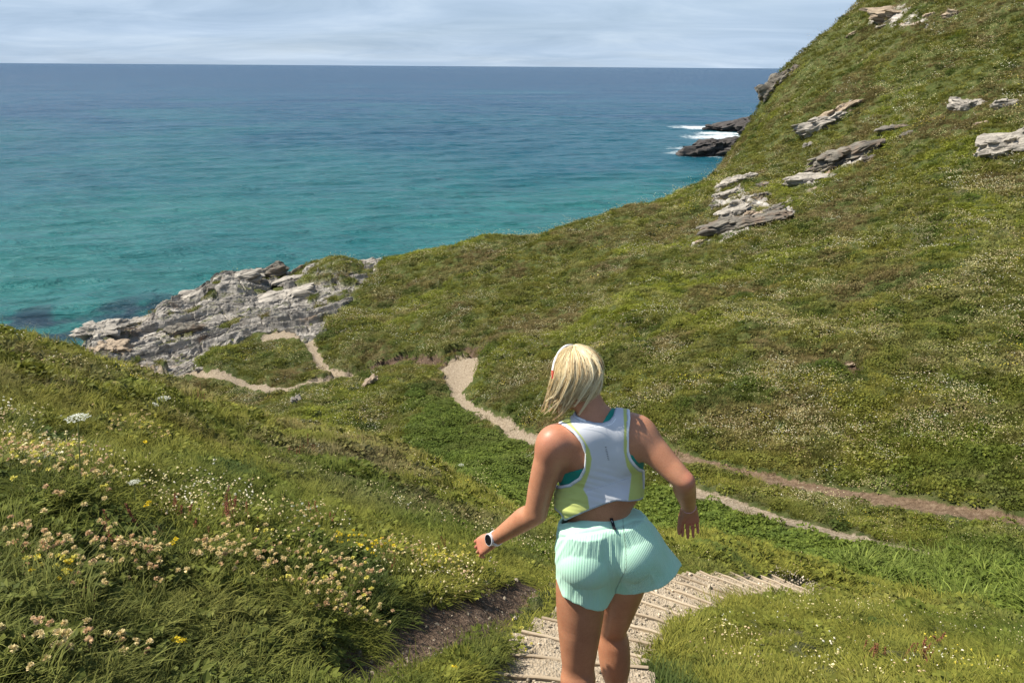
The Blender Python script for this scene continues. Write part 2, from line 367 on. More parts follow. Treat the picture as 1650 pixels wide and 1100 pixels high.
BANK = [plan_s([(565, 600, 65.5, .25), (600, 588, 65.5, .45), (630, 579, 65, .7), (660, 574, 64.5, .9), (690, 577, 61, .8), (712, 582, 59, .6)]),
        plan_s([(722, 572, 60, .6), (740, 563, 60.5, .8), (760, 560, 60.5, .8), (778, 562, 60, .5)]),
        plan_s([(1335, 572, 39, .15), (1375, 574, 38.8, .35), (1385, 590, 37.5, .3), (1372, 605, 36.5, .2)]),
        plan_s([(868, 548, 57, .2), (880, 560, 56, .1)])]
SCAR = [(zone([(1110, 398, 71), (1180, 385, 72), (1270, 352, 76), (1262, 338, 80), (1150, 300, 92), (1150, 330, 86), (1165, 360, 79)])),
        (zone([(1280, 300, 86), (1390, 248, 92), (1400, 262, 89), (1300, 312, 83)])),
        (zone([(1400, 18, 128), (1500, 22, 121), (1495, 45, 116), (1402, 40, 124)])),
        (zone([(1330, 190, 105), (1372, 162, 108), (1365, 180, 104), (1310, 215, 101)]))]

def masks(x, y):
    """all ground-cover masks in plan, 0..1"""
    D = np.hypot(x, y); m = {}
    wob = fbm(x * 0.9, y * 0.9, o=3, seed=3) * np.clip(D / 60, 0.05, 1) * 0.35
    w2 = fbm(x * 3.2, y * 3.2, o=3, seed=4) * 0.10
    path = np.zeros(x.shape)
    for k in ('main', 'gravel', 'coast', 'coast2'):
        d, w = poly_dist(x, y, PL[k]); w = w[..., 0]
        soft = 0.18
        path = np.maximum(path, 1 - smooth(w - soft, w + soft, d + wob + w2))
    path = np.maximum(path, np.where(in_poly(x + wob, y + wob, Z_SCREE), 1.0, 0.0))
    m['path'] = path
    bank = np.zeros(x.shape)
    for B in BANK:
        d, w = poly_dist(x, y, B); bank = np.maximum(bank, 1 - smooth(w[..., 0] - .2, w[..., 0] + .25, d + wob * 1.2 + w2))
    m['bank'] = bank
    d, w = poly_dist(x, y, PL['main']); m['brown'] = smooth(1.0, 6.0, x) * (1 - smooth(0.5, 1.2, d))
    d, w = poly_dist(x, y, PL['dirt']); w = w[..., 0]
    m['dirt'] = 1 - smooth(w - 0.05, w + 0.06, d + fbm(x * 7, y * 7, o=3, seed=9) * 0.07 + fbm(x * 2.5, y * 2.5, o=2, seed=19) * 0.1)
    d, w = poly_dist(x, y, PL['trail2']); w = w[..., 0]
    m['trail2'] = (1 - smooth(w - 0.1, w + 0.15, d + fbm(x * 5, y * 5, o=3, seed=10) * 0.12)) * smooth(-0.35, 0.15, fbm(x * 1.5, y * 1.5, o=2, seed=22) + 0.1)
    d, w = poly_dist(x, y, STP); m['stairs'] = 1 - smooth(-0.02, 0.06, d - w[..., 0])
    wr = 2.2 * fbm(x * 0.16, y * 0.16, o=4, seed=12)
    wk = wr * smooth(-44, -30, x); rock = np.where(in_poly(x + wk * .8, y + wk * .5, Z_ROCK), 1.0, 0.0)
    top = np.where(in_poly(x + wr, y - wr, Z_KNOLLTOP), 1.0, 0.0)
    rock = rock * (1 - top * smooth(-0.25, 0.05, fbm(x * 0.35, y * 0.35, o=3, seed=15) + 0.12))
    # small turf pockets on the rock
    rock = rock * (1 - smooth(0.42, 0.5, fbm(x * 0.3, y * 0.3, o=3, seed=14)))
    m['rock'] = rock
    sc_ = np.zeros(x.shape)
    for z in SCAR: sc_ = np.maximum(sc_, np.where(in_poly(x + wr * 0.5, y + wr * 0.5, z), 1.0, 0.0))
    m['scar'] = sc_ * smooth(-0.25, 0.1, fbm(x * 0.5, y * 0.5, o=3, seed=16) + 0.05)
    wl = 1.5 * fbm(x * 0.3, y * 0.3, o=3, seed=18)
    m['lush'] = np.maximum(np.where(in_poly(x + wl, y + wl, Z_LUSH), 1.0, 0.0), np.where(in_poly(x + wl * .5, y + wl * .5, Z_LUSH2), 1.0, 0.0))
    # dry, brownish, flowery patches of the big hillside
    n = fbm(x * 0.11, y * 0.11, o=4, seed=30) + 0.5 * fbm(x * 0.5, y * 0.5, o=3, seed=31)
    m['dry'] = smooth(-0.15, 0.75, n)
    return m

def relief(x, y, D, m):
    """small relief: tussocks, hummocks, ledges (metres)"""
    z = fbm(x * 0.13, y * 0.13, o=2, seed=40) * 0.55 * smooth(22, 50, D)
    z += (0.35 - np.abs(fbm(x * 0.33, y * 0.33, o=3, seed=44))) * 0.55 * smooth(20, 38, D)
    z += fbm(x * 0.75, y * 0.75, o=3, seed=41) * (0.05 + 0.11 * smooth(16, 34, D)) * smooth(2, 8, D)
    z += (np.abs(fbm(x * 1.9, y * 1.9, o=2, seed=42)) - 0.2) * 0.12 * smooth(1.5, 6, D)
    z += fbm(x * 5.5, y * 5.5, o=2, seed=43) * 0.035
    flat = np.maximum.reduce([m['path'], m['dirt'], m['stairs']])
    z *= (1 - 0.85 * flat)
    return z

def rock_layers(x, y, z, amp):
    """broken slate: dipping beds with scarps facing down the slope"""
    nz = fbm(x * 0.35, y * 0.35, z * 0.35, o=4, seed=51)
    return (saw(-0.42 * x + 0.91 * y + nz * 1.2, 1.3) * 0.6 + nz * 0.5) * amp
def saw(c, per):
    f = c / per; f = f - np.floor(f); return smooth(0.0, 0.12, f) * (1 - f)
def ledges(x, y):
    """surface of the slate headland: long tilted beds, each ending in a small scarp towards the land"""
    u = 0.91 * x + 0.42 * y; v = -0.42 * x + 0.91 * y
    wv = v + 2.6 * fbm(u * 0.07, v * 0.10, o=3, seed=55) + 0.5 * fbm(u * .5, v * .5, o=3, seed=56)
    k = np.floor(wv / 4.6); a1 = (_perm[(k.astype(np.int64) * 7 + np.floor(u * 0.09 + fbm(u * .1, v * .1, o=2, seed=57)).astype(np.int64) * 13) & 4095] % 100) / 100.0
    h = saw(wv, 4.6) * (0.25 + 0.75 * a1)
    w2 = wv * 1.0 + 1.1 * fbm(u * 0.16, v * 0.3, o=3, seed=58); k2 = np.floor(w2 / 1.45)
    a2 = (_perm[(k2.astype(np.int64) * 11 + np.floor(u * 0.22 + 0.8 * fbm(u * .2, v * .2, o=2, seed=59)).astype(np.int64) * 5) & 4095] % 100) / 100.0
    h = h + saw(w2, 1.45) * (0.10 + 0.36 * a2)
    w3 = wv + 0.5 * fbm(u * 0.6, v * 0.8, o=3, seed=62); h = h + saw(w3, 0.42) * 0.12
    # cross joints
    jc = u + 1.5 * fbm(u * .12, v * .12, o=2, seed=64); f = jc / 3.3; f = np.abs(f - np.round(f)) * 3.3
    h = h - 0.30 * (1 - smooth(0.03, 0.22, f)) * (a2 > 0.45)
    h = h - 0.35 + 0.45 * fbm(u * 0.07, v * 0.14, o=3, seed=65) + 0.12 * fbm(x * 0.9, y * 0.9, o=3, seed=66) + 0.06 * fbm(x * 3.5, y * 3.5, o=2, seed=67)
    return h
NA, NS = int(1250 * QUALITY), int(1000 * QUALITY)
_az = np.concatenate([np.linspace(R(-100), R(-42), NA // 8, endpoint=False), np.linspace(R(-42), R(42), NA * 3 // 4, endpoint=False), np.linspace(R(42), R(100), NA // 8)])
_s = np.concatenate([np.linspace(math.log(0.45), math.log(2.0), NS // 14, endpoint=False), np.linspace(math.log(2.0), math.log(170), NS - NS // 14 - NS // 20, endpoint=False), np.linspace(math.log(170), math.log(420), NS // 20)])
AZ, SS = np.meshgrid(_az, _s, indexing='ij'); DD = np.exp(SS)
TX, TY = np.sin(AZ) * DD, np.cos(AZ) * DD
MK = masks(TX, TY)
TZ = base_z(AZ, DD)
TZ0 = TZ.copy()
rk = np.maximum(MK['rock'], 0)
TZ = TZ + relief(TX, TY, DD, MK) * (1 - rk)
TZ = TZ + rock_layers(TX * 1.4, TY * 1.4, TZ0, 0.55) * MK['scar']
# the steps lie in a shallow trench; the bare earth track is worn in; the paths are cut into the slope
TZ = TZ - 0.09 * MK['stairs'] - 0.045 * MK['dirt'] - 0.14 * MK['path'] * smooth(15, 25, DD) - 0.75 * MK['bank'] * smooth(15, 25, DD)
TZ = TZ - 0.75 * smooth(.2, .9, MK['rock'])
TZ = np.maximum(TZ, -52)
# ground height lookup for everything that stands on it
def ground(x, y):
    x = np.atleast_1d(np.asarray(x, float)); y = np.atleast_1d(np.asarray(y, float))
    a = np.arctan2(x, y); s = np.log(np.maximum(np.hypot(x, y), 0.46))
    i = np.clip(np.searchsorted(_az, a) - 1, 0, len(_az) - 2); j = np.clip(np.searchsorted(_s, s) - 1, 0, len(_s) - 2)
    fa = np.clip((a - _az[i]) / (_az[i + 1] - _az[i]), 0, 1); fs = np.clip((s - _s[j]) / (_s[j + 1] - _s[j]), 0, 1)
    return (TZ[i, j] * (1 - fa) * (1 - fs) + TZ[i + 1, j] * fa * (1 - fs) + TZ[i, j + 1] * (1 - fa) * fs + TZ[i + 1, j + 1] * fa * fs)
def gnormal(x, y):
    e = 0.15 + 0.004 * np.hypot(x, y); zx = (ground(x + e, y) - ground(x - e, y)) / (2 * e); zy = (ground(x, y + e) - ground(x, y - e)) / (2 * e)
    n = np.stack([-zx, -zy, np.ones_like(zx)], -1); return n / np.linalg.norm(n, axis=-1)[..., None]
_n0, _n1 = AZ.shape
_I = (np.arange(_n0 - 1)[:, None] * _n1 + np.arange(_n1 - 1)[None]).ravel()
TF = np.stack([_I, _I + _n1, _I + _n1 + 1, _I + 1], 1)

# ground material
mt_ground, g, b = material('hillside turf, earth and slate')
geo = g.node('ShaderNodeNewGeometry'); pos = (geo, 0)
nA = g.noise(0.35, 6, 0.6, pos); nB = g.noise(2.3, 6, 0.65, pos); nC = g.noise(14, 4, 0.7, pos)
green = g.ramp(nB, [(0.3, (0.035, 0.050, 0.012)), (0.5, (0.070, 0.085, 0.022)), (0.68, (0.13, 0.125, 0.045))])
dry = g.ramp(nC, [(0.3, (0.055, 0.050, 0.022)), (0.55, (0.14, 0.12, 0.060)), (0.75, (0.30, 0.26, 0.17))])
c1 = g.mix(g.math('MULTIPLY', g.attr('dry'), g.ramp(nB, [(0.4, 0.0), (0.6, 0.8)])), green, dry)
soil = g.ramp(nC, [(0.3, (0.055, 0.036, 0.024)), (0.55, (0.125, 0.085, 0.058)), (0.8, (0.24, 0.175, 0.125))])
edge = g.math('MULTIPLY', g.math('SUBTRACT', g.noise(3.5, 6, 0.75, pos), 0.5), 1.5)
def crisp(nm): return g.math('ADD', g.math('MULTIPLY', g.math('SUBTRACT', g.math('ADD', (g.attr(nm), 2), edge), 0.5), 5.0), 0.5, clamp=True)
c2 = g.mix(crisp('dirt'), c1, soil)
grav = g.ramp(g.noise(9, 6, 0.75, pos), [(0.3, (0.13, 0.095, 0.062)), (0.5, (0.29, 0.23, 0.16)), (0.72, (0.48, 0.41, 0.31))])
brn = g.ramp(g.noise(6, 6, 0.75, pos), [(0.3, (0.07, 0.044, 0.026)), (0.5, (0.17, 0.115, 0.072)), (0.75, (0.31, 0.23, 0.155))])
grav2 = g.mix((g.attr('brown'), 2), grav, brn)
c3 = g.mix(crisp('path'), c2, grav2)
# slate: bedded colour following the dip
sx = g.node('ShaderNodeSeparateXYZ', {'Vector': pos})
bed = g.math('ADD', g.math('ADD', (sx, 2), g.math('MULTIPLY', (sx, 0), 0.22)), g.math('MULTIPLY', (sx, 1), -0.10))
bed2 = g.math('ADD', bed, g.math('MULTIPLY', g.noise(0.15, 3, 0.5, pos), 2.2))
bv = g.node('ShaderNodeCombineXYZ', {'X': g.math('MULTIPLY', (sx, 0), 0.12), 'Y': g.math('MULTIPLY', (sx, 1), 0.12), 'Z': g.math('MULTIPLY', bed2, 3.2)})
nb = g.noise(1.0, 6, 0.65, bv)
rockc = g.ramp(nb, [(0.30, (0.07, 0.065, 0.06)), (0.43, (0.22, 0.20, 0.175)), (0.55, (0.38, 0.35, 0.31)), (0.7, (0.56, 0.53, 0.48))])
rust = g.mix(g.ramp(g.noise(0.25, 4, 0.6, pos), [(0.56, 0.0), (0.70, 0.55)]), rockc, (0.30, 0.17, 0.08))
c4 = g.mix((g.attr('rockm'), 2), c3, rust)
link(g, c4, b, 'Base Color'); b.inputs['Roughness'].default_value = 0.95; b.inputs['Specular IOR Level'].default_value = 0.15
hb = g.mix((g.attr('rockm'), 2), nC, nb)
bp = g.node('ShaderNodeBump', {'Height': hb, 'Strength': 0.9, 'Distance': 0.12}); link(g, bp, b, 'Normal')
rockm = np.maximum(MK['rock'], MK['scar'])
me = np_mesh('hillside', np.stack([TX, TY, TZ], -1).reshape(-1, 3), TF, [mt_ground], True,
             {'path': np.maximum(MK['path'], MK['trail2']).ravel(), 'brown': MK['brown'].ravel(), 'dirt': np.maximum.reduce([MK['dirt'], MK['stairs'], MK['bank']]).ravel(), 'dry': MK['dry'].ravel(), 'rockm': rockm.ravel()})
tag(new_obj('hillside', me), 'grassy coastal hillside with earth paths and a rocky slate headland', 'hillside', kind='structure')
# the slate headland as its own fine sheet over the turf sheet
_ha = np.linspace(R(-33.5), R(-6.5), int(760 * QUALITY)); _hs = np.linspace(math.log(66), math.log(128), int(1000 * QUALITY))
HA, HS = np.meshgrid(_ha, _hs, indexing='ij'); HD = np.exp(HS); HX, HY = np.sin(HA) * HD, np.cos(HA) * HD
HM = masks(HX, HY)['rock']
for _ in range(2):
    HM = (HM + np.roll(HM, 1, 0) + np.roll(HM, -1, 0) + np.roll(HM, 1, 1) + np.roll(HM, -1, 1)) / 5
HB = base_z(HA, HD)
HZ = HB - 0.25 + ledges(HX, HY) * smooth(0.1, 0.9, HM) - 0.7 * (1 - smooth(0.0, 0.5, HM))
HZ = np.maximum(HZ, -50)
n0, n1 = HA.shape; I = (np.arange(n0 - 1)[:, None] * n1 + np.arange(n1 - 1)[None]).ravel()
hf = np.stack([I, I + n1, I + n1 + 1, I + 1], 1); hf = hf[(HM.ravel()[hf] > 0.02).any(1)]
used = np.unique(hf); remap = np.zeros(n0 * n1, np.int64); remap[used] = np.arange(len(used))
mt_rock, g, b = material('grey slate')
geo = g.node('ShaderNodeNewGeometry'); pos = (geo, 0); sx = g.node('ShaderNodeSeparateXYZ', {'Vector': pos})
def bedded(g, pos, sx, pale=1.18):
    mpn = g.node('ShaderNodeMapping', {'Vector': pos, 'Rotation': (0, 0, R(-25)), 'Scale': (0.10, 0.9, 1.9)})
    nb = g.noise(1.3, 7, 0.68, mpn, 0.5); pt = g.noise(0.33, 5, 0.6, pos); fine = g.noise(5.0, 5, 0.7, pos)
    r1 = g.ramp(nb, [(0.30, (0.060, 0.055, 0.050)), (0.42, (0.17 * pale, 0.155 * pale, 0.135 * pale)), (0.55, (0.29 * pale, 0.265 * pale, 0.23 * pale)), (0.72, (0.45 * pale, 0.42 * pale, 0.37 * pale))])
    r2 = g.mix(g.ramp(pt, [(0.55, 0.0), (0.70, 0.5)]), r1, (0.15, 0.13, 0.11))
    r3 = g.mix(g.ramp(g.noise(0.21, 4, 0.6, pos, 0.3), [(0.60, 0.0), (0.72, 0.6)]), r2, (0.28, 0.16, 0.075))
    r4 = g.mix(g.ramp(fine, [(0.55, 0.0), (0.72, 0.55)]), r3, (0.50, 0.48, 0.43))
    return r4, nb, fine
r4, nb, fine = bedded(g, pos, sx)
up_ = g.node('ShaderNodeSeparateXYZ', {'Vector': (geo, 1)})
moss = g.math('MULTIPLY', g.ramp(g.noise(0.45, 5, 0.65, pos), [(0.53, 0.0), (0.60, 1.0)]), g.ramp((up_, 2), [(0.55, 0.0), (0.85, 1.0)]))
link(g, g.mix(moss, r4, (0.085, 0.092, 0.030)), b, 'Base Color')
b.inputs['Roughness'].default_value = 0.9; b.inputs['Specular IOR Level'].default_value = 0.2
bp = g.node('ShaderNodeBump', {'Height': g.math('ADD', nb, g.math('MULTIPLY', fine, .4)), 'Strength': 1.0, 'Distance': 0.22}); link(g, bp, b, 'Normal')
me = np_mesh('rocky_headland', np.stack([HX, HY, HZ], -1).reshape(-1, 3)[used], remap[hf], [mt_rock], False)
tag(new_obj('rocky_headland', me), 'grey slate headland of tilted ledges reaching into the sea', kind='structure')

# ---------------------------------------------------------------- sea
mt_sea, g, b = material('sea water')
geo = g.node('ShaderNodeNewGeometry'); pos = (geo, 0)
sx = g.node('ShaderNodeSeparateXYZ', {'Vector': pos})
dist = g.node('ShaderNodeVectorMath', {0: pos}, operation='LENGTH')
dl = g.math('LOGARITHM', (dist, 1), 10.0)
big = g.noise(0.004, 5, 0.6, pos, 0.6)
d2 = g.math('ADD', dl, g.math('MULTIPLY', g.math('SUBTRACT', big, 0.5), 1.5))
shal = g.ramp(g.math('MULTIPLY', g.math('SUBTRACT', d2, 1.9), 0.55), [(0.0, (0.022, 0.150, 0.132)), (0.20, (0.014, 0.124, 0.128)), (0.40, (0.008, 0.088, 0.122)), (0.62, (0.005, 0.056, 0.112)), (0.85, (0.006, 0.044, 0.098))])
foam = (g.attr('foam'), 2)
nf = g.noise(0.16, 7, 0.75, pos, 1.5)
fm = g.ramp(g.math('ADD', g.math('MULTIPLY', foam, 1.1), g.math('SUBTRACT', nf, 0.78)), [(0.30, 0.0), (0.52, 1.0)])
weed = g.mix((g.attr('weed'), 2), shal, (0.012, 0.035, 0.055))
col = g.mix(fm, weed, (0.75, 0.80, 0.80))
link(g, col, b, 'Base Color'); b.inputs['Roughness'].default_value = 0.24
b.inputs['IOR'].default_value = 1.333; b.inputs['Specular IOR Level'].default_value = 0.22
# wave normals: wind chop at several lengths, stretched along the crests
mp = g.node('ShaderNodeMapping', {'Vector': pos, 'Rotation': (0, 0, R(-18)), 'Scale': (0.45, 1.0, 1.0)})
w1 = g.noise(0.22, 7, 0.60, mp, 0.3); w2 = g.noise(0.045, 3, 0.5, mp, 0.3); w3 = g.noise(1.1, 3, 0.6, mp)
hh = g.math('ADD', g.math('ADD', g.math('MULTIPLY', w1, 2.3), g.math('MULTIPLY', w2, 4.0)), g.math('MULTIPLY', w3, 0.32))
w4 = g.noise(0.010, 4, 0.6, mp, 0.3); hh = g.math('ADD', hh, g.math('MULTIPLY', w4, 14.0))
bp = g.node('ShaderNodeBump', {'Height': hh, 'Strength': 1.0, 'Distance': 2.0}); link(g, bp, b, 'Normal')
naz, nd = 560, 620
a = np.linspace(R(-70), R(70), naz); s = np.concatenate([np.linspace(math.log(70), math.log(1500), nd - 60, endpoint=False), np.linspace(math.log(1500), math.log(45000), 60)])
A, S_ = np.meshgrid(a, s, indexing='ij'); D = np.exp(S_); X, Y = np.sin(A) * D, np.cos(A) * D
fade = 1 - smooth(500, 1500, D)
ca, sa = math.cos(R(18)), math.sin(R(18)); U = X * ca + Y * sa; W = -X * sa + Y * ca
h = 0.55 * (1 - np.abs(fbm(U * 0.012, W * 0.042, o=3, seed=60)) * 2.2) + 0.32 * fbm(U * 0.07, W * 0.17, o=3, seed=61)
Z = SEA + h * fade - 0.2
foam = np.zeros(X.shape)
for px, py, D0, r_, st in ((1150, 248, 415, 34, .85), (1180, 222, 470, 44, .85), (1130, 206, 515, 34, .8), (1120, 240, 430, 26, .7), (1165, 215, 430, 30, .8), (325, 466, 125, 9, .42), (150, 515, 128, 7, .30)):
    aa, qq = azq(px, py); D1 = -40 / qq; cxx, cyy = math.sin(aa) * D1, math.cos(aa) * D1
    foam = np.maximum(foam, st * np.exp(-(((X - cxx) / r_) ** 2 + ((Y - cyy) / (r_ * .8)) ** 2)))
weed = np.zeros(X.shape)
for px, py, rx, ry in ((215, 500, 12, 10), (60, 515, 14, 9), (110, 540, 8, 6)):
    aa, qq = azq(px, py); D1 = -40 / qq; cxx, cyy = math.sin(aa) * D1, math.cos(aa) * D1
    weed = np.maximum(weed, np.exp(-(((X - cxx) / rx) ** 2 + ((Y - cyy) / ry) ** 2) * 1.2) * smooth(-0.3, 0.3, fbm(X * 0.15, Y * 0.15, o=3, seed=63) + 0.1))
I = (np.arange(naz - 1)[:, None] * nd + np.arange(nd - 1)[None]).ravel()
me = np_mesh('sea', np.stack([X, Y, Z], -1).reshape(-1, 3), np.stack([I, I + nd, I + nd + 1, I + 1], 1), [mt_sea], True, {'foam': foam.ravel(), 'weed': weed.ravel()})
tag(new_obj('sea', me), 'turquoise sea with small waves turning deep blue towards the horizon', 'sea', kind='structure')

# ---------------------------------------------------------------- staircase
mt_tread, g, b = material('trodden gravel')
geo = g.node('ShaderNodeNewGeometry'); pos = (geo, 0)
n1 = g.noise(22, 5, 0.7, pos); n2 = g.noise(3.5, 3, 0.6, pos)
vo = g.node('ShaderNodeTexVoronoi', {'Vector': pos, 'Scale': 75.0})
r1 = g.ramp(n1, [(0.28, (0.17, 0.13, 0.085)), (0.5, (0.34, 0.27, 0.185)), (0.75, (0.48, 0.405, 0.30))])
r2 = g.mix(g.ramp(n2, [(0.45, 0.0), (0.7, 0.5)]), r1, (0.40, 0.32, 0.22))
r3 = g.mix(0.28, r2, g.ramp((vo, 1), [(0.0, (0.14, 0.105, 0.07)), (1.0, (0.60, 0.52, 0.40))]))
link(g, r3, b, 'Base Color'); b.inputs['Roughness'].default_value = 0.95; b.inputs['Specular IOR Level'].default_value = 0.15
bp = g.node('ShaderNodeBump', {'Height': g.math('ADD', (vo, 0), n1), 'Strength': 0.8, 'Distance': 0.012}); link(g, bp, b, 'Normal')
mt_board, g, b = material('weathered timber board')
tcn = g.node('ShaderNodeTexCoord'); mp = g.node('ShaderNodeMapping', {'Vector': (tcn, 3), 'Scale': (3, 45, 45)})
nn = g.noise(1.0, 6, 0.65, mp); oi = g.node('ShaderNodeObjectInfo'); wv_ = g.ramp((oi, 5), [(0.0, (0.55, 0.52, 0.48)), (0.5, (0.85, 0.83, 0.80)), (1.0, (1, 1, 1))])
link(g, g.mix(1.0, wv_, g.ramp(nn, [(0.3, (0.36, 0.28, 0.19)), (0.6, (0.50, 0.41, 0.29)), (0.8, (0.62, 0.53, 0.40))]), 'MULTIPLY'), b, 'Base Color')
b.inputs['Roughness'].default_value = 0.85
arc = np.concatenate([[0], np.cumsum(np.hypot(*np.diff(STP[:, :2], axis=0).T))])
def st(s):
    x = np.interp(s, arc, STP[:, 0]); y = np.interp(s, arc, STP[:, 1]); w = np.interp(s, arc, STP[:, 2])
    x2, y2 = np.interp(min(s + .25, arc[-1]), arc, STP[:, 0]), np.interp(min(s + .25, arc[-1]), arc, STP[:, 1])
    x1, y1 = np.interp(max(s - .25, 0), arc, STP[:, 0]), np.interp(max(s - .25, 0), arc, STP[:, 1])
    t = np.array([x2 - x1, y2 - y1]); t /= np.linalg.norm(t)
    return np.array([x, y]), t, w
def st_z(s):
    p, _, _ = st(s); az = np.array([math.atan2(p[0], p[1])]); D = np.array([math.hypot(*p)])
    return float(base_z(az, D)[0]) + 0.0
TREAD = 0.37
staircase = empty('staircase', (float(STP[8, 0]), float(STP[8, 1]), st_z(arc[8])))
tag(staircase, 'steps of timber boards and gravel winding down through the grass below the woman', 'staircase')
O = np.array(staircase.location)
ns = int(arc[-1] / TREAD); rs = np.random.RandomState(3)
STEPZ = []
for k in range(ns):
    s0, s1 = k * TREAD, (k + 1) * TREAD
    (p0, t0, w0), (p1, t1, w1) = st(s0), st(s1)
    zt = st_z((s0 + s1) / 2 + 0.03); n0 = np.array([t0[1], -t0[0]]); n1_ = np.array([t1[1], -t1[0]])
    STEPZ.append((s0, s1, zt))
    w0 = w0 + 0.05; w1 = w1 + 0.05
    nu, nv = 40, 16; V = []
    for j in range(nv + 1):
        f = j / nv
        for i in range(nu + 1):
            u = -1 + 2 * i / nu
            q = (p0 + n0 * u * w0) * (1 - f) + (p1 + n1_ * u * w1) * f
            V.append((q[0], q[1]))
    V = np.array(V); zz = zt + fbm(V[:, 0] * 4, V[:, 1] * 4, o=3, seed=70) * 0.012 + fbm(V[:, 0] * 22, V[:, 1] * 22, o=2, seed=71) * 0.006
    V = np.hstack([V, zz[:, None]]) - O
    F_ = [(j * (nu + 1) + i, j * (nu + 1) + i + 1, (j + 1) * (nu + 1) + i + 1, (j + 1) * (nu + 1) + i) for j in range(nv) for i in range(nu)]
    F_ = [f[::-1] for f in F_]
    tr = new_obj('step', mesh_py('step', V, F_, [mt_tread], True), staircase)
    # nose board at the downhill edge
    L = 2 * w1 * rs.uniform(0.86, 0.96); th = 0.022; hh = 0.17; top = 0.010 + rs.uniform(-.003, .004)
    mb = MB(); m_ = 10
    rows = []
    for i in range(m_ + 1):
        u = -L / 2 + L * i / m_; wv = 0.003 * math.sin(i * 1.7 + k)
        for (a_, h_) in ((0, top), (0.005, top + .004), (th - .006, top + .004), (th, top - .002), (th, top - hh), (0, top - hh)):
            rows.append((u, a_ + wv, h_ + 0.004 * math.sin(i * 0.9 + k * 2)))
    Fb = []
    for i in range(m_):
        for j in range(6):
            a_ = i * 6 + j; b_ = i * 6 + (j + 1) % 6; Fb.append((a_, b_, b_ + 6, a_ + 6))
    Fb += [tuple(range(5, -1, -1)), tuple(m_ * 6 + j for j in range(6))]
    bo = new_obj('riser_board', mesh_py('riser_board', rows, Fb, [mt_board], False), tr)
    ang = math.atan2(-t1[0], t1[1]) + rs.uniform(-.05, .05)
    bo.location = Vector((p1[0], p1[1], zt)) - Vector(O); bo.rotation_euler = (0, R(rs.uniform(-1.6, 1.6)), ang)

def tread_z(x, y):
    """height of the tread under a point"""
    s_ = np.linspace(0, arc[-1], 400); P = np.stack([np.interp(s_, arc, STP[:, 0]), np.interp(s_, arc, STP[:, 1])], 1)
    a = s_[np.argmin(np.hypot(P[:, 0] - x, P[:, 1] - y))]; return STEPZ[min(int(a / TREAD), ns - 1)][2]

# ---------------------------------------------------------------- ground cover
RS = np.random.RandomState(11)
def leafy_mat(name, base=None, trans=0.30, rough=0.75, inst=True, vary=0.38, spec=0.12):
    m, g, b = material(name)
    v = g.attr('v')
    if inst:
        col = (g.attr('tint', True), 0)
    else:
        col = g.node('ShaderNodeRGB'); col.outputs[0].default_value = tuple(base) + (1,)
    hv = g.ramp((v, 2), [(0.0, (1 - vary, 1 - vary * .9, 1 - vary)), (0.6, (1, 1, 1)), (1.0, (1 + vary * 1.6, 1 + vary * 1.3, 1 + vary * 1.4))])
    c = g.mix(1.0, col, hv, 'MULTIPLY')
    link(g, c, b, 'Base Color'); b.inputs['Roughness'].default_value = rough; b.inputs['Specular IOR Level'].default_value = spec
    tr = g.node('ShaderNodeBsdfTranslucent'); link(g, c, tr, 'Color')
    mx = g.node('ShaderNodeMixShader', {0: trans}); g.l.new(b.outputs[0], mx.inputs[1]); g.l.new(tr.outputs[0], mx.inputs[2])
    g.l.new(mx.outputs[0], g.n['Material Output'].inputs[0]); return m
M_GRASS = leafy_mat('grass blades')
M_LEAF = leafy_mat('soft leaves', trans=0.28, rough=0.6, spec=.1)
M_FLOW = leafy_mat('flower specks', trans=0.25, rough=0.8, vary=0.25, spec=0.1)

def blades(n, rad, h, w, seg, lean, bend, rs, wind=(1.0, 0.0), windk=0.5, flat=0.0, up0=0.0):
    """n curved blades as strips: returns V, quads, v attribute"""
    Vs, Fs, A = [], [], []
    for i in range(n):
        r = rad * math.sqrt(rs.rand()); th = rs.uniform(0, 2 * math.pi); bx_, by_ = r * math.cos(th), r * math.sin(th)
        H = h * rs.uniform(0.45, 1.15); W = w * rs.uniform(0.7, 1.3)
        d = np.array([math.cos(th), math.sin(th)]) * lean * rs.uniform(0.2, 1.2) + np.array(wind) * windk * rs.uniform(0.5, 1.2) + rs.normal(size=2) * 0.22
        dl_ = np.linalg.norm(d) + 1e-6; dh = d / dl_; side = np.array([-dh[1], dh[0]]); tw = rs.uniform(-.8, .8)
        side3 = np.array([side[0] * math.cos(tw), side[1] * math.cos(tw), math.sin(tw) * .6])
        p = np.array([bx_, by_, -0.01 * 0 - 0.02]); ang = min(1.2, dl_ * 0.7) * 0.6; L = H / seg; base = len(Vs); bb = bend * rs.uniform(0.5, 1.4)
        vv = rs.rand()
        for k in range(seg + 1):
            f = k / seg; ww = W * (1 - f ** 1.7) * 0.5 + 0.0002
            Vs.append(p - side3 * ww); Vs.append(p + side3 * ww); A += [vv, vv]
            a = min(ang + bb * f, 2.0); p = p + L * np.array([dh[0] * math.sin(a), dh[1] * math.sin(a), math.cos(a)])
        for k in range(seg):
            q = base + 2 * k; Fs.append((q, q + 1, q + 3, q + 2))
    return np.array(Vs), np.array(Fs), np.array(A)
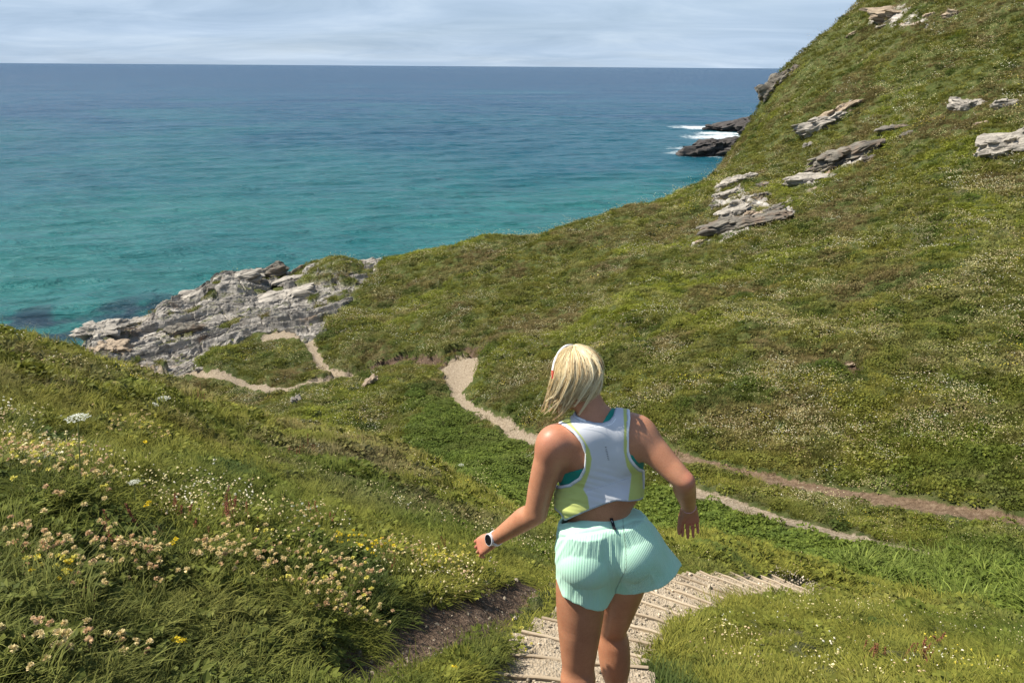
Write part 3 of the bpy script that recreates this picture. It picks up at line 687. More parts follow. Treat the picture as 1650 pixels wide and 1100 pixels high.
def leaves(n, rad, hgt, size, rs, droop=0.5):
    """leaf-sized folded quads through a low mound"""
    Vs, Fs, A = [], [], []
    for i in range(n):
        th = rs.uniform(0, 2 * math.pi); r = rad * math.sqrt(rs.rand()); z = hgt * (1 - (r / rad) ** 2) * rs.uniform(0.15, 1.0)
        p = np.array([r * math.cos(th), r * math.sin(th), z]); s = size * rs.uniform(0.6, 1.3)
        t2 = th + rs.normal() * 0.9; el = rs.uniform(-0.7, 0.7) - droop * 0.3
        d = np.array([math.cos(t2) * math.cos(el), math.sin(t2) * math.cos(el), math.sin(el)])
        sd = np.cross(d, [0, 0, 1.0]); sd /= np.linalg.norm(sd); tw = rs.normal() * 0.5; sd = sd * math.cos(tw) + np.cross(sd, d) * math.sin(tw)
        up_ = np.cross(sd, d); b_ = len(Vs); vv = rs.rand()
        Vs += [p, p + d * s * .45 + sd * s * .36 + up_ * s * .08, p + d * s, p + d * s * .45 - sd * s * .36 + up_ * s * .08]
        A += [vv] * 4; Fs.append((b_, b_ + 1, b_ + 2, b_ + 3))
    return np.array(Vs), np.array(Fs), np.array(A)
def specks(n, rad, hgt, size, rs):
    """little many-sided flower heads standing above the turf"""
    Vs, Fs, A = [], [], []
    for i in range(n):
        th = rs.uniform(0, 2 * math.pi); r = rad * math.sqrt(rs.rand()); z = hgt * rs.uniform(0.5, 1.1)
        c = np.array([r * math.cos(th), r * math.sin(th), z]); s = size * rs.uniform(0.6, 1.2); b_ = len(Vs); vv = rs.rand()
        for dx, dy, dz in ((1, 0, 0), (0, 1, 0), (-1, 0, 0), (0, -1, 0), (0, 0, .7), (0, 0, -.5)):
            Vs.append(c + s * np.array([dx, dy, dz]) * rs.uniform(.8, 1.2)); A.append(vv)
        for a, b2 in ((0, 1), (1, 2), (2, 3), (3, 0)):
            Fs.append((b_ + a, b_ + b2, b_ + 4, b_ + 4)); Fs.append((b_ + b2, b_ + a, b_ + 5, b_ + 5))
    return np.array(Vs), np.array(Fs), np.array(A)
def proto(coll, name, VFA, mat, tri=False):
    V, F_, A = VFA
    if tri:
        F_ = F_[:, :3]
    o = bpy.data.objects.new(name, np_mesh(name, V, F_, [mat], False, {'v': A})); coll.objects.link(o); return o

def slab_pebble(sd):
    th = np.linspace(0, math.pi, 6)[:, None]; ph = np.linspace(0, 2 * math.pi, 8, endpoint=False)[None]; r_ = np.random.RandomState(sd)
    P = np.stack([np.sin(th) * np.cos(ph), np.sin(th) * np.sin(ph) * .8, np.cos(th) * .6 + 0 * ph], -1) * (1 + .18 * r_.normal(size=(6, 8, 1)))
    P[0] = P[0].mean(0); P[-1] = P[-1].mean(0)
    return P.reshape(-1, 3), np.array([(i * 8 + j, (i + 1) * 8 + j, (i + 1) * 8 + (j + 1) % 8, i * 8 + (j + 1) % 8) for i in range(5) for j in range(8)])
def scatter(name, P, rot, scl, tint, idx, coll, label):
    me = bpy.data.meshes.new(name); n = len(P)
    me.vertices.add(n); me.vertices.foreach_set('co', np.asarray(P, np.float32).ravel())
    a = me.attributes.new('rot', 'FLOAT_VECTOR', 'POINT'); a.data.foreach_set('vector', np.asarray(rot, np.float32).ravel())
    a = me.attributes.new('scl', 'FLOAT_VECTOR', 'POINT'); a.data.foreach_set('vector', np.asarray(scl, np.float32).ravel())
    a = me.attributes.new('tint', 'FLOAT_COLOR', 'POINT'); a.data.foreach_set('color', np.hstack([tint, np.ones((n, 1))]).astype(np.float32).ravel())
    a = me.attributes.new('idx', 'INT', 'POINT'); a.data.foreach_set('value', np.asarray(idx, np.int32))
    o = new_obj(name, me); tag(o, label, None, kind='stuff')
    ng = bpy.data.node_groups.new(name, 'GeometryNodeTree')
    ng.interface.new_socket('Geometry', in_out='INPUT', socket_type='NodeSocketGeometry'); ng.interface.new_socket('Geometry', in_out='OUTPUT', socket_type='NodeSocketGeometry')
    N, L = ng.nodes, ng.links
    gi, go = N.new('NodeGroupInput'), N.new('NodeGroupOutput'); ip = N.new('GeometryNodeInstanceOnPoints'); ci = N.new('GeometryNodeCollectionInfo')
    ci.inputs['Collection'].default_value = coll; ci.inputs['Separate Children'].default_value = True; ci.inputs['Reset Children'].default_value = True
    def na(nm, ty):
        q = N.new('GeometryNodeInputNamedAttribute'); q.data_type = ty; q.inputs['Name'].default_value = nm; return q.outputs[0]
    L.new(gi.outputs[0], ip.inputs['Points']); L.new(ci.outputs[0], ip.inputs['Instance']); ip.inputs['Pick Instance'].default_value = True
    L.new(na('idx', 'INT'), ip.inputs['Instance Index']); L.new(na('rot', 'FLOAT_VECTOR'), ip.inputs['Rotation']); L.new(na('scl', 'FLOAT_VECTOR'), ip.inputs['Scale'])
    L.new(ip.outputs[0], go.inputs[0])
    md = o.modifiers.new('scatter', 'NODES'); md.node_group = ng
    return o

def sample(D0, D1, n, power):
    """n plan points between two distances with density ~ D^-power, inside the view widened on both sides"""
    az = RS.uniform(R(-44), R(44), n); u = RS.rand(n)
    if abs(power - 2) < 1e-3: D = D0 * (D1 / D0) ** u
    else:
        e = 2 - power; D = (D0 ** e + u * (D1 ** e - D0 ** e)) ** (1 / e)
    x, y = np.sin(az) * D, np.cos(az) * D; z = ground(x, y)
    P = np.stack([x, y, z], -1); px, py, w = project(P)
    k = (z > SEA + 1.5) & (px > -260) & (px < 1910) & (py < 1500) & (py > -200)
    return x[k], y[k], z[k], D[k]
def tilt(x, y, k=0.6):
    """euler angles: random turn, then tipped part of the way to the slope"""
    n = gnormal(x, y); n = n * k + np.array([0, 0, 1.0]) * (1 - k); n /= np.linalg.norm(n, axis=-1)[:, None]
    rx = -np.arcsin(np.clip(n[:, 1], -1, 1)); ry = np.arctan2(n[:, 0], n[:, 2])
    return rx, ry
TRODDEN = [spline(plan_s(P_), 3) for P_ in ([(1250, 520, 47, .3), (1340, 528, 44, .3), (1440, 545, 41, .3), (1540, 572, 37, .3), (1660, 600, 35, .3)], [(1000, 470, 63, .3), (1080, 485, 56, .3), (1170, 492, 52, .3), (1290, 500, 49, .3)], [(930, 430, 76, .3), (960, 470, 65, .3), (1000, 500, 58, .3)], [(1650, 330, 62, .3), (1590, 400, 54, .3), (1560, 470, 47, .3), (1600, 520, 42, .3)])]
def turf_tint(x, y, m, jitter=0.12):
    nA = fbm(x * 0.22, y * 0.22, o=4, seed=80); nB = fbm(x * 1.3, y * 1.3, o=3, seed=81); nC = fbm(x * 0.6, y * 0.6, o=3, seed=84)
    D = np.hypot(x, y); far = smooth(18, 40, D)
    green = np.array([0.088, 0.120, 0.021]); lime = np.array([0.185, 0.185, 0.032]); dark = np.array([0.038, 0.066, 0.018]); straw = np.array([0.33, 0.26, 0.13]); pink = np.array([0.24, 0.165, 0.105])
    olive = np.array([0.215, 0.195, 0.040])
    t = smooth(-0.5, 0.6, nA)[:, None]; c = green * (1 - t) + lime * t
    t = smooth(0.1, 0.9, nB)[:, None] * 0.85; c = c * (1 - t) + dark * t
    t = (far * 0.45)[:, None]; c = c * (1 - t) + olive * t
    t = (smooth(0.15, 0.8, nC - 0.45 * nA + 0.1) * (0.13 + 0.17 * far + 0.35 * m['dry'] * far))[:, None]; c = c * (1 - t) + straw * t
    nP = fbm(x * 0.075, y * 0.075, o=3, seed=88); t = (far * smooth(0.05, 0.5, nP) * .6)[:, None]; c = c * (1 - t) + np.array([0.27, 0.30, 0.035]) * t
    nQ = fbm(x * 0.16, y * 0.12, o=4, seed=89); t = (far * smooth(0.05, 0.5, nQ) * .7)[:, None]; c = c * (1 - t) + np.array([0.215, 0.150, 0.080]) * t
    nR = fbm(x * 0.38, y * 0.38, o=3, seed=94); t = (far * smooth(0.2, 0.6, nR) * .75)[:, None]; c = c * (1 - t) + np.array([0.048, 0.085, 0.016]) * t
    for T_ in TRODDEN:
        d_, _ = poly_dist(x, y, T_); t = (np.exp(-(d_ / .55) ** 2) * .6)[:, None]; c = c * (1 - t) + np.array([0.32, 0.30, 0.11]) * t
    # seeding red-brown grass along the crest of the near slope
    cr = smooth(6, 10, D) * (1 - smooth(16, 20, D)) * smooth(1.5, -1.0, x) * smooth(-0.3, 0.5, nB + nC)
    t = (cr * 0.42)[:, None]; c = c * (1 - t) + pink * t
    lu = m['lush'][:, None]; c = c * (1 - 0.75 * lu) + np.array([0.125, 0.175, 0.030]) * 0.75 * lu
    return c * np.exp(RS.normal(size=(len(x), 1)) * jitter)

# prototype tufts (never linked to the scene themselves)
rs = np.random.RandomState(5)
cNear = bpy.data.collections.new('near tufts'); cMid = bpy.data.collections.new('mid tufts'); cFar = bpy.data.collections.new('far tufts')
for i in range(5):
    proto(cNear, f'tuft{i}', blades(85, 0.10, (0.050, 0.065, 0.085, 0.038, 0.13)[i], (0.0042, .0040, .0038, .005, .0036)[i], 5, 0.8, (.9, 1.0, 1.2, .8, 1.3)[i], rs, (1.0, -0.25), (0.15, 0.35, 0.55, 0.1, 0.6)[i]), M_GRASS)
proto(cNear, 'tuft5', leaves(70, 0.09, 0.05, 0.032, rs), M_LEAF)
for i in range(4):
    proto(cMid, f'tuft{i}', blades(95, 0.17, (0.09, 0.12, 0.075, 0.16)[i], 0.0075, 3, 0.8, 1.3, rs, (1.0, -0.2), (0.4, .8, .3, .9)[i]), M_GRASS)
proto(cMid, 'tuft4', leaves(90, 0.18, 0.12, 0.06, rs), M_LEAF)
for i in range(4):
    proto(cFar, f'tuft{i}', blades(70, 0.42, (0.20, 0.28, 0.16, 0.24)[i], 0.030, 2, 0.8, 1.4, rs, (0.9, -0.4), (0.5, .9, .4, .7)[i]), M_GRASS)
proto(cFar, 'tuft4', leaves(80, 0.45, 0.34, 0.13, rs), M_LEAF)

def near_path(x, y, D):
    """tufts stand back from the paths by their own reach"""
    k = np.zeros(len(x), bool)
    for q, mar in (('main', .30), ('gravel', .28), ('coast', .25), ('coast2', .25)):
        d, w = poly_dist(x, y, PL[q]); k |= d < w[..., 0] + mar
    for e in (.35, .75):   # and do not screen them from up the slope
        f = 1 + e / np.maximum(D, 1); mm = masks_path(x * f, y * f); k |= mm > .5
    return k & (D > 15)
def masks_path(x, y):
    p = np.zeros(x.shape)
    for q in ('main', 'gravel', 'coast', 'coast2'):
        d, w = poly_dist(x, y, PL[q]); p = np.maximum(p, (d < w[..., 0]) * 1.0)
    return np.maximum(p, in_poly(x, y, Z_SCREE) * 1.0)
def keep_mask(x, y, m, thin=0.0):
    bare = np.maximum.reduce([m['path'] * 0.995, m['dirt'] * 0.93, m['stairs'] * 1.0, m['trail2'] * 0.9, m['rock'] * 0.985, m['scar'] * 0.8, m['bank'] * 0.97])
    return RS.rand(len(x)) > bare
def grass_layer(name, D0, D1, n, power, coll, base_scale, hs, label, leaf_idx, lushprob):
    x, y, z, D = sample(D0, D1, n, power); m = masks(x, y); k = keep_mask(x, y, m); k &= ~(near_path(x, y, D) & (RS.rand(len(x)) < .96))
    # keep the tread edges clear so that blades only lean in a little
    ds, w = poly_dist(x, y, STP); k &= ds > w[..., 0] - 0.03 + 0.05 * fbm(x * 3, y * 3, o=2, seed=96)
    for e in (.0, .12, .24):
        f = 1 + e / D; dd, ww = poly_dist(x * f, y * f, PL['dirt']); k &= ~((dd < ww[..., 0] * .92) & (D < 9) & (RS.rand(len(x)) < .93))
        dd, ww = poly_dist(x * f, y * f, STP); k &= ~((dd < ww[..., 0] - .02) & (RS.rand(len(x)) < .8))
    x, y, z, D = x[k], y[k], z[k], D[k]; m = {q: v[k] for q, v in m.items()}; N = len(x)
    rx, ry = tilt(x, y); rz = RS.normal(size=N) * 1.4 + fbm(x * .7, y * .7, o=2, seed=86) * 2.2
    patch = fbm(x * 0.9, y * 0.9, o=3, seed=87)
    hgt = np.exp(patch * 0.55) * hs * RS.uniform(0.75, 1.2, N)
    worn = np.maximum(poly_falloff(x, y, 'dirt', 0.35), poly_falloff(x, y, 'stairs', 0.22) * 0.6); hgt *= 1 - 0.55 * worn
    turf = smooth(.35, .8, x - .16 * y) * (1 - smooth(9, 12, D)); hgt *= 1 - .55 * turf
    bs = base_scale(D) * RS.uniform(0.8, 1.25, N)
    idx = RS.randint(0, leaf_idx, N); tall = patch > 0.35; idx = np.where(tall & (RS.rand(N) < .5), leaf_idx - 1, idx)
    lf = RS.rand(N) < (lushprob + 0.75 * m['lush']); idx = np.where(lf, leaf_idx, idx)
    tint = turf_tint(x, y, m); tint[lf] = tint[lf] * 0.75 + np.array([0.016, 0.026, 0.003])
    scatter(name, np.stack([x, y, z - 0.01], -1), np.stack([rx, ry, rz], -1), np.stack([bs, bs, bs * hgt], -1), tint, idx, coll, label)
    return N
def poly_falloff(x, y, key, dd):
    P = STP if key == 'stairs' else PL[key]; d, w = poly_dist(x, y, P); return 1 - smooth(0, dd, d - w[..., 0])
cnt = [grass_layer('grass', 1.3, 9.5, int(17000 * DENS), 1.0, cNear, lambda D: 0.92 + 0.07 * D, 0.66, 'green windswept grass of the near slope', 5, 0.20),
       grass_layer('meadow_grass', 8.5, 30, int(26000 * DENS), 1.2, cMid, lambda D: 0.9 + 0.03 * D, 1.0, 'rough green and brown grass lower down the slope', 4, 0.20),
       grass_layer('hillside_grass', 27, 210, int(120000 * DENS), 1.9, cFar, lambda D: np.minimum(0.42 + 0.0085 * D, 1.5), 0.8, 'olive grass and low scrub covering the far hillside', 4, 0.22)]
print('grass', cnt)

# distant wild flowers: cream thrift heads, yellow vetch, white daisies
cFl = bpy.data.collections.new('flower specks')
for i, (n, rad, h, s) in enumerate(((10, .16, .10, .011), (18, .30, .12, .012), (12, .6, .20, .026), (26, 1.1, .22, .028))):
    proto(cFl, f'fleck{i}', specks(n, rad, h, s, rs), M_FLOW, True)
CREAM, YEL, WHT, TAN = np.array([0.62, 0.56, 0.30]), np.array([0.72, 0.62, 0.08]), np.array([0.70, 0.68, 0.54]), np.array([0.50, 0.38, 0.23])
def flower_layer(name, D0, D1, n, power, i0, thr, sc0, label):
    x, y, z, D = sample(D0, D1, n, power); m = masks(x, y); k = keep_mask(x, y, m) & (poly_dist(x, y, STP)[0] > .6)
    k &= ~((x > .9) & (D < 13) & (RS.rand(len(x)) < .72)); cl = fbm(x * 0.28, y * 0.28, o=3, seed=90) + 0.55 * fbm(x * 1.1, y * 1.1, o=3, seed=91) + RS.normal(size=len(x)) * 0.12
    k &= (cl > thr) & ~near_path(x, y, D) & (m['lush'] < 0.5); x, y, z, D = x[k], y[k], z[k], D[k]; N = len(x)
    rx, ry = tilt(x, y, 0.8); r_ = RS.rand(N); yl = fbm(x * .5, y * .5, o=2, seed=93) > 0.35
    t = np.where((r_ < .60)[:, None], CREAM, np.where((r_ < .85)[:, None], TAN, WHT)); t = np.where((yl & (RS.rand(N) < .35))[:, None], YEL, t)
    t = t * np.exp(RS.normal(size=(N, 1)) * .15); s = sc0(D) * RS.uniform(.7, 1.3, N)
    scatter(name, np.stack([x, y, z], -1), np.stack([rx, ry, RS.uniform(0, 6.28, N)], -1), np.stack([s, s, s], -1), t, i0 + RS.randint(0, 2, N), cFl, label); return N
print('flowers', flower_layer('wildflowers', 4, 27, int(11000 * DENS), 1.2, 0, -0.05, lambda D: 0.62 + 0.016 * D, 'small cream and yellow wildflowers scattered in the grass'),
      flower_layer('hillside_flowers', 24, 160, int(42000 * DENS), 1.9, 2, 0.17, lambda D: np.minimum(0.45 + 0.010 * D, 1.6), 'specks of cream thrift over the far hillside'))

# arching strap leaves of the wet ground on the right, and the taller herbs of the gully
cRd = bpy.data.collections.new('strap leaves')
for i in range(3):
    proto(cRd, f'reed{i}', blades(26, 0.16, (0.50, .62, .42)[i], 0.030, 6, 0.9, (1.5, 1.7, 1.2)[i], rs, (.6, -.3), .35), M_LEAF)
x, y, z, D = sample(12, 27, int(9000 * DENS), 1.2)
px, py, w_ = project(np.stack([x, y, z], -1)); band = poly_sdf_(px, py, [(1330, 905), (1480, 893), (1700, 905), (1700, 1010), (1560, 985), (1450, 960), (1380, 930)])
k = (band < 0) & (RS.rand(len(x)) < .55); x, y, z = x[k], y[k], z[k]; N = len(x)
t = np.array([0.155, 0.195, 0.040]) * np.exp(RS.normal(size=(N, 1)) * .25); s_ = RS.uniform(.6, 1.15, N)
scatter('strap_leaves', np.stack([x, y, z - .03], -1), np.stack([np.zeros(N), np.zeros(N), RS.uniform(0, 6.28, N)], -1), np.stack([s_] * 3, -1), t, RS.randint(0, 3, N), cRd, 'bright green arching strap leaves in the wet gully on the right')

# loose stones on the treads and the bare track
cPb = bpy.data.collections.new('pebbles'); M_PEB = leafy_mat('loose stone', trans=0.0, rough=.9)
for i in range(3):
    V_, F_ = slab_pebble(i); proto(cPb, f'stone{i}', (V_, F_, np.full(len(V_), .5)), M_PEB)
n = int(5200 * DENS); s_ = RS.uniform(0, arc[-1], n); u_ = RS.uniform(-1.05, 1.05, n); X_, Y_, Z_ = [], [], []
for a_, b_ in zip(s_, u_):
    p, t, w_ = st(a_); k_ = min(int(a_ / TREAD), ns - 1); X_.append(p[0] + t[1] * b_ * w_); Y_.append(p[1] - t[0] * b_ * w_); Z_.append(STEPZ[k_][2] + .004)
X_, Y_, Z_ = map(np.array, (X_, Y_, Z_)); xd, yd, zd, Dd = sample(2, 7, 24000, 1.0); dd, ww = poly_dist(xd, yd, PL['dirt']); k = (dd < ww[..., 0] * 1.2) & (RS.rand(len(xd)) < .35)
P = np.concatenate([np.stack([X_, Y_, Z_], -1), np.stack([xd[k], yd[k], zd[k]], -1)]); N = len(P); sz = np.exp(RS.normal(size=N) * .5) * .0062
t = np.array([0.42, 0.35, 0.26]) * np.exp(RS.normal(size=(N, 1)) * .3); t[n:] *= .6
scatter('loose_stones', P, RS.uniform(0, 6.28, (N, 3)), np.stack([sz] * 3, -1), t, RS.randint(0, 3, N), cPb, 'loose stones and grit on the steps and the bare earth track')

# ---------------------------------------------------------------- rocks
def gp(px, py, lo=1.2, hi=260):
    """where the line of sight through a pixel of the photograph meets the ground"""
    a, q = azq(px, py); D = np.exp(np.linspace(math.log(lo), math.log(hi), 3000)); x, y = np.sin(a) * D, np.cos(a) * D
    k = np.argmax(q * D < ground(x, y)); return np.array([x[k], y[k], ground(x[k], y[k])[0]]), D[k]
def rock_mat(name, pale, dark, rust=None, scale=1.0):
    m, g, b = material(name); tcn = g.node('ShaderNodeTexCoord'); P = (tcn, 3)
    mpn = g.node('ShaderNodeMapping', {'Vector': P, 'Scale': (0.5 * scale, 0.5 * scale, 4.5 * scale)})
    nb = g.noise(1.0, 7, 0.65, mpn, 0.4); fine = g.noise(6 * scale, 5, 0.7, P)
    c = g.ramp(nb, [(0.32, dark), (0.48, tuple((x + y) / 2 for x, y in zip(pale, dark))), (0.62, pale)])
    c = g.mix(g.ramp(fine, [(0.52, 0.0), (0.7, 0.5)]), c, tuple(min(.7, x * 1.35) for x in pale))
    if rust: c = g.mix(g.ramp(g.noise(0.8 * scale, 4, 0.6, P), [(0.52, 0.0), (0.66, 0.75)]), c, rust)
    link(g, c, b, 'Base Color'); b.inputs['Roughness'].default_value = 0.88; b.inputs['Specular IOR Level'].default_value = 0.25
    bp = g.node('ShaderNodeBump', {'Height': g.math('ADD', nb, g.math('MULTIPLY', fine, .5)), 'Strength': 0.9, 'Distance': 0.10 / scale}); link(g, bp, b, 'Normal')
    return m
MR_PALE = rock_mat('pale lichened slate', (0.42, 0.38, 0.32), (0.09, 0.08, 0.07))
MR_MID = rock_mat('grey brown slate', (0.21, 0.188, 0.152), (0.04, 0.036, 0.031), (0.17, 0.12, 0.085))
MR_DARK = rock_mat('wet dark rock', (0.085, 0.075, 0.068), (0.022, 0.020, 0.019), None, 0.25)
MR_TAN = rock_mat('tan shale', (0.42, 0.33, 0.23), (0.13, 0.095, 0.07))
def slab_rock(size, seed, bed=0.12, rough=0.14, n=56):
    """a block of bedded stone: box-like body cut into thin layers of uneven reach"""
    r_ = np.random.RandomState(seed); th = np.linspace(0, math.pi, n // 2 + 1)[:, None]; ph = np.linspace(0, 2 * math.pi, n, endpoint=False)[None]
    d = np.stack([np.sin(th) * np.cos(ph), np.sin(th) * np.sin(ph), np.cos(th) + 0 * ph], -1)
    e = 5.0; rad = 1 / (np.abs(d) ** e).sum(-1) ** (1 / e); P = d * rad[..., None]
    P = P * np.array(size) / 2; x, y, z = P[..., 0], P[..., 1], P[..., 2]; s0 = max(size)
    sc_ = 2.5 / s0; nz = fbm(x * sc_, y * sc_, z * sc_, o=4, seed=seed)
    k = np.floor((z + nz * bed * 1.5) / bed).astype(np.int64); lay = ((_perm[(k * 31 + seed * 17) & 4095] % 100) / 100.0 - 0.5)
    lay2 = ((_perm[(k * 31 + seed * 17 + (np.floor(np.arctan2(y, x) * 1.6 + nz)).astype(np.int64) * 7) & 4095] % 100) / 100.0 - 0.5)
    g_ = 1 + 0.36 * lay + 0.42 * lay2 + rough * 3.0 * nz
    uc = 1 - 0.40 * smooth(0.1, -0.9, z / (size[2] / 2)); P = np.stack([x * g_ * uc, y * g_ * uc, z * (1 + 0.6 * nz)], -1)
    P += (fbm(x * sc_ * 5, y * sc_ * 5, z * sc_ * 5, o=2, seed=seed + 3) * 0.02 * s0)[..., None]
    nt, np_ = P.shape[:2]; V = P.reshape(-1, 3); Fq = []
    for i in range(nt - 1):
        for j in range(np_): Fq.append((i * np_ + j, (i + 1) * np_ + j, (i + 1) * np_ + (j + 1) % np_, i * np_ + (j + 1) % np_))
    return V, np.array(Fq)
def rock(name, px, py, wpx, hpx, depth, mat, label, seed, cat='rock', group=None, dip=-12, turn=None, sink=0.35, bed=None, D=None, sea=False):
    if sea:
        a, q = azq(px, py); D = -38.5 / q; c = np.array([math.sin(a) * D, math.cos(a) * D, SEA])
    else:
        c, D = gp(px, py)
        if px > 700: wpx, hpx = wpx * .9, hpx * .95
    mpp = np.linalg.norm(c) / FPX; w, h = wpx * mpp, hpx * mpp
    size = (w, depth * w if depth < 5 else depth, h)
    V, Fq = slab_rock(size, seed, bed or max(h / 6, 0.05))
    o = new_obj(name, np_mesh(name, V, Fq, [mat], False)); k_ = 0 if sea else .42 * w; o.location = (c[0] + k_ * c[0] / D, c[1] + k_ * c[1] / D, c[2] + h * (0.5 - sink) + (0.04 * w if not sea and px > 700 else -.06 * w if cat == 'rock ledge' else 0))
    az = math.atan2(c[0], c[1]); o.rotation_euler = (R(RSR.uniform(-6, 6)), R(dip), -az if turn is None else R(turn)); tag(o, label, cat, group); return o
RSR = np.random.RandomState(21)
rock('slab', 1318, 216, 74, 26, 0.7, MR_PALE, 'pale lichened slab with a dark underside high on the hillside', 3, dip=-20, sink=.3)
rock('rock_outcrop', 1352, 190, 60, 22, 0.8, MR_TAN, 'reddish tan scree streak running uphill from the pale slab', 5, dip=-32, sink=.62)
rock('rock_outcrop', 1560, 182, 56, 22, 0.6, MR_PALE, 'pair of pale flat slabs above a dark gap near the right edge', 7, dip=4, sink=.3)
rock('rock', 1618, 176, 34, 14, 0.6, MR_PALE, 'small white rock to the right of the pair of pale slabs', 8, dip=-6, sink=.3)
rock('rock_outcrop', 1628, 258, 86, 42, 0.5, MR_PALE, 'grey layered outcrop cut off by the right edge of the picture', 9, dip=-14, sink=.3)
rock('rock_outcrop', 1655, 240, 60, 36, 0.5, MR_MID, 'dark overhung top ledge of the outcrop at the right edge', 10, dip=-22, sink=.35)
rock('rock_outcrop', 1352, 274, 104, 32, 0.5, MR_MID, 'dark layered ledges in the middle of the hillside', 12, dip=-20, sink=.35)
rock('rock_outcrop', 1308, 300, 66, 18, 0.5, MR_PALE, 'thin grey ledge just below the dark layered ledges', 13, dip=-8, sink=.4)
rock('rock_outcrop', 1440, 214, 46, 12, 0.5, MR_MID, 'small brown ledge between the pale slab and the right hand slabs', 14, dip=-12, sink=.4)
rock('rock_outcrop', 1190, 381, 158, 24, 0.35, MR_MID, 'long dark ledge at the foot of the broken pale rock', 15, dip=-13, sink=.42)
rock('rock_outcrop', 1236, 364, 66, 22, 0.45, MR_MID, 'upper right end of the long dark ledge', 16, dip=-16, sink=.4)
for i, (x_, y_, w_, h_, l_) in enumerate(((1182, 300, 40, 16, 'topmost block of the broken pale rock'), (1205, 290, 26, 12, 'small block beside the top of the broken pale rock'), (1168, 322, 38, 16, 'leftmost block of the broken pale rock'), (1192, 334, 34, 16, 'middle block of the broken pale rock'),
                                           (1180, 352, 48, 18, 'wide lower block of the broken pale rock'), (1226, 322, 26, 14, 'dark block to the right of the broken pale rock'), (1246, 345, 30, 16, 'block on the turf over the right end of the long dark ledge'))):
    rock('rock', x_, y_, w_, h_, 0.6, (MR_PALE, MR_MID)[i >= 5], l_, 30 + i, group='broken pale rocks on the hillside', dip=-18, sink=.45)
rock('rock_outcrop', 1450, 31, 92, 24, 0.5, MR_TAN, 'tan broken shale patch near the top of the hillside', 18, dip=4, sink=.6)
rock('rock_outcrop', 1540, 28, 34, 14, 0.5, MR_TAN, 'small tan shale patch right of the larger one near the top', 19, dip=0, sink=.55)
rock('rock', 1374, 60, 18, 8, 0.6, MR_TAN, 'small tan stone just below the skyline of the hill', 20, dip=-20, sink=.4)
rock('crag', 1252, 146, 40, 34, 0.5, MR_MID, 'brown crag on the skyline where the hill meets the sea', 22, cat='crag', dip=-40, sink=.5)
rock('crag', 1276, 122, 34, 22, 0.5, MR_MID, 'upper brown crag on the steep skyline', 23, cat='crag', dip=-42, sink=.62)
rock('rock', 1376, 598, 26, 12, 0.6, MR_TAN, 'reddish patch of broken stone on the lower hillside', 24, dip=-20, sink=.5)
rock('boulder', 478, 652, 14, 13, 0.9, MR_PALE, 'small pale boulder beside the trail left of the green gully', 25, cat='boulder', sink=.25, dip=0)
rock('rock', 597, 622, 30, 12, 0.5, MR_TAN, 'tan slab lying in the grass below the end of the coast path', 26, dip=-40, sink=.4)
rock('stone', 322, 600, 10, 6, 0.7, MR_PALE, 'small pale stone at the edge of the coast path', 27, sink=.2, dip=0)
for i in range(16):
    x_, y_ = ((1340, 255), (1400, 262), (1290, 288), (1262, 330), (1150, 372), (1130, 392), (1300, 235), (1460, 222), (1580, 200), (1600, 240), (1350, 175), (1500, 30), (1420, 44), (1230, 300), (1215, 348), (1160, 340))[i]
    rock('rock', x_ + RSR.uniform(-8, 8), y_ + RSR.uniform(-4, 4), RSR.uniform(10, 22), RSR.uniform(6, 10), 0.8, (MR_PALE, MR_MID, MR_TAN)[i % 3], 'small loose rock beside one of the outcrops on the hillside', 80 + i, group='small loose rocks on the hillside', dip=-18, sink=.45)
# the overhanging nose and loose slabs of the headland
rock('rock_ledge', 163, 549, 56, 18, 1.0, MR_PALE, 'pale overhanging nose at the seaward tip of the headland', 40, cat='rock ledge', dip=4, sink=-.15, turn=10)
rock('rock_ledge', 176, 578, 52, 20, 0.9, MR_TAN, 'orange brown rock under the overhanging nose', 41, cat='rock ledge', dip=6, sink=.2, turn=10)
for i, (x_, y_, w_, h_, d_, m_, l_) in enumerate((
        (430, 456, 52, 26, 0.5, MR_MID, 'dark brown block at the back of the headland'), (385, 462, 60, 22, 0.5, MR_PALE, 'pale ledge in front of the dark block'),
        (330, 482, 70, 14, 0.5, MR_PALE, 'long pale ledge at the seaward edge of the headland'), (362, 474, 40, 18, 0.6, MR_MID, 'dark ledge between the pale ledges at the back'),
        (466, 492, 74, 24, 0.6, MR_PALE, 'big flat slab above the sandy hollow'), (300, 545, 46, 24, 0.5, MR_MID, 'dark fissured block in the middle of the headland'),
        (262, 552, 40, 14, 0.5, MR_PALE, 'pale block left of the dark fissured block'), (475, 458, 60, 10, 0.5, MR_PALE, 'narrow white ledge climbing to the turf top'),
        (420, 490, 48, 12, 0.5, MR_PALE, 'thin pale ledge left of the big flat slab'), (225, 530, 52, 14, 0.5, MR_PALE, 'low ledge near the tip of the headland'),
        (585, 430, 50, 8, 0.5, MR_PALE, 'pale rock edge at the top of the turf'), (545, 500, 30, 12, 0.6, MR_PALE, 'pale rocks beside the grass right of the big slab'))):
    rock('rock_ledge', x_, y_, w_, h_, d_, m_, l_ + '', 50 + i, cat='rock ledge', group='ledges of the rocky headland', dip=-10, sink=.25, turn=18)
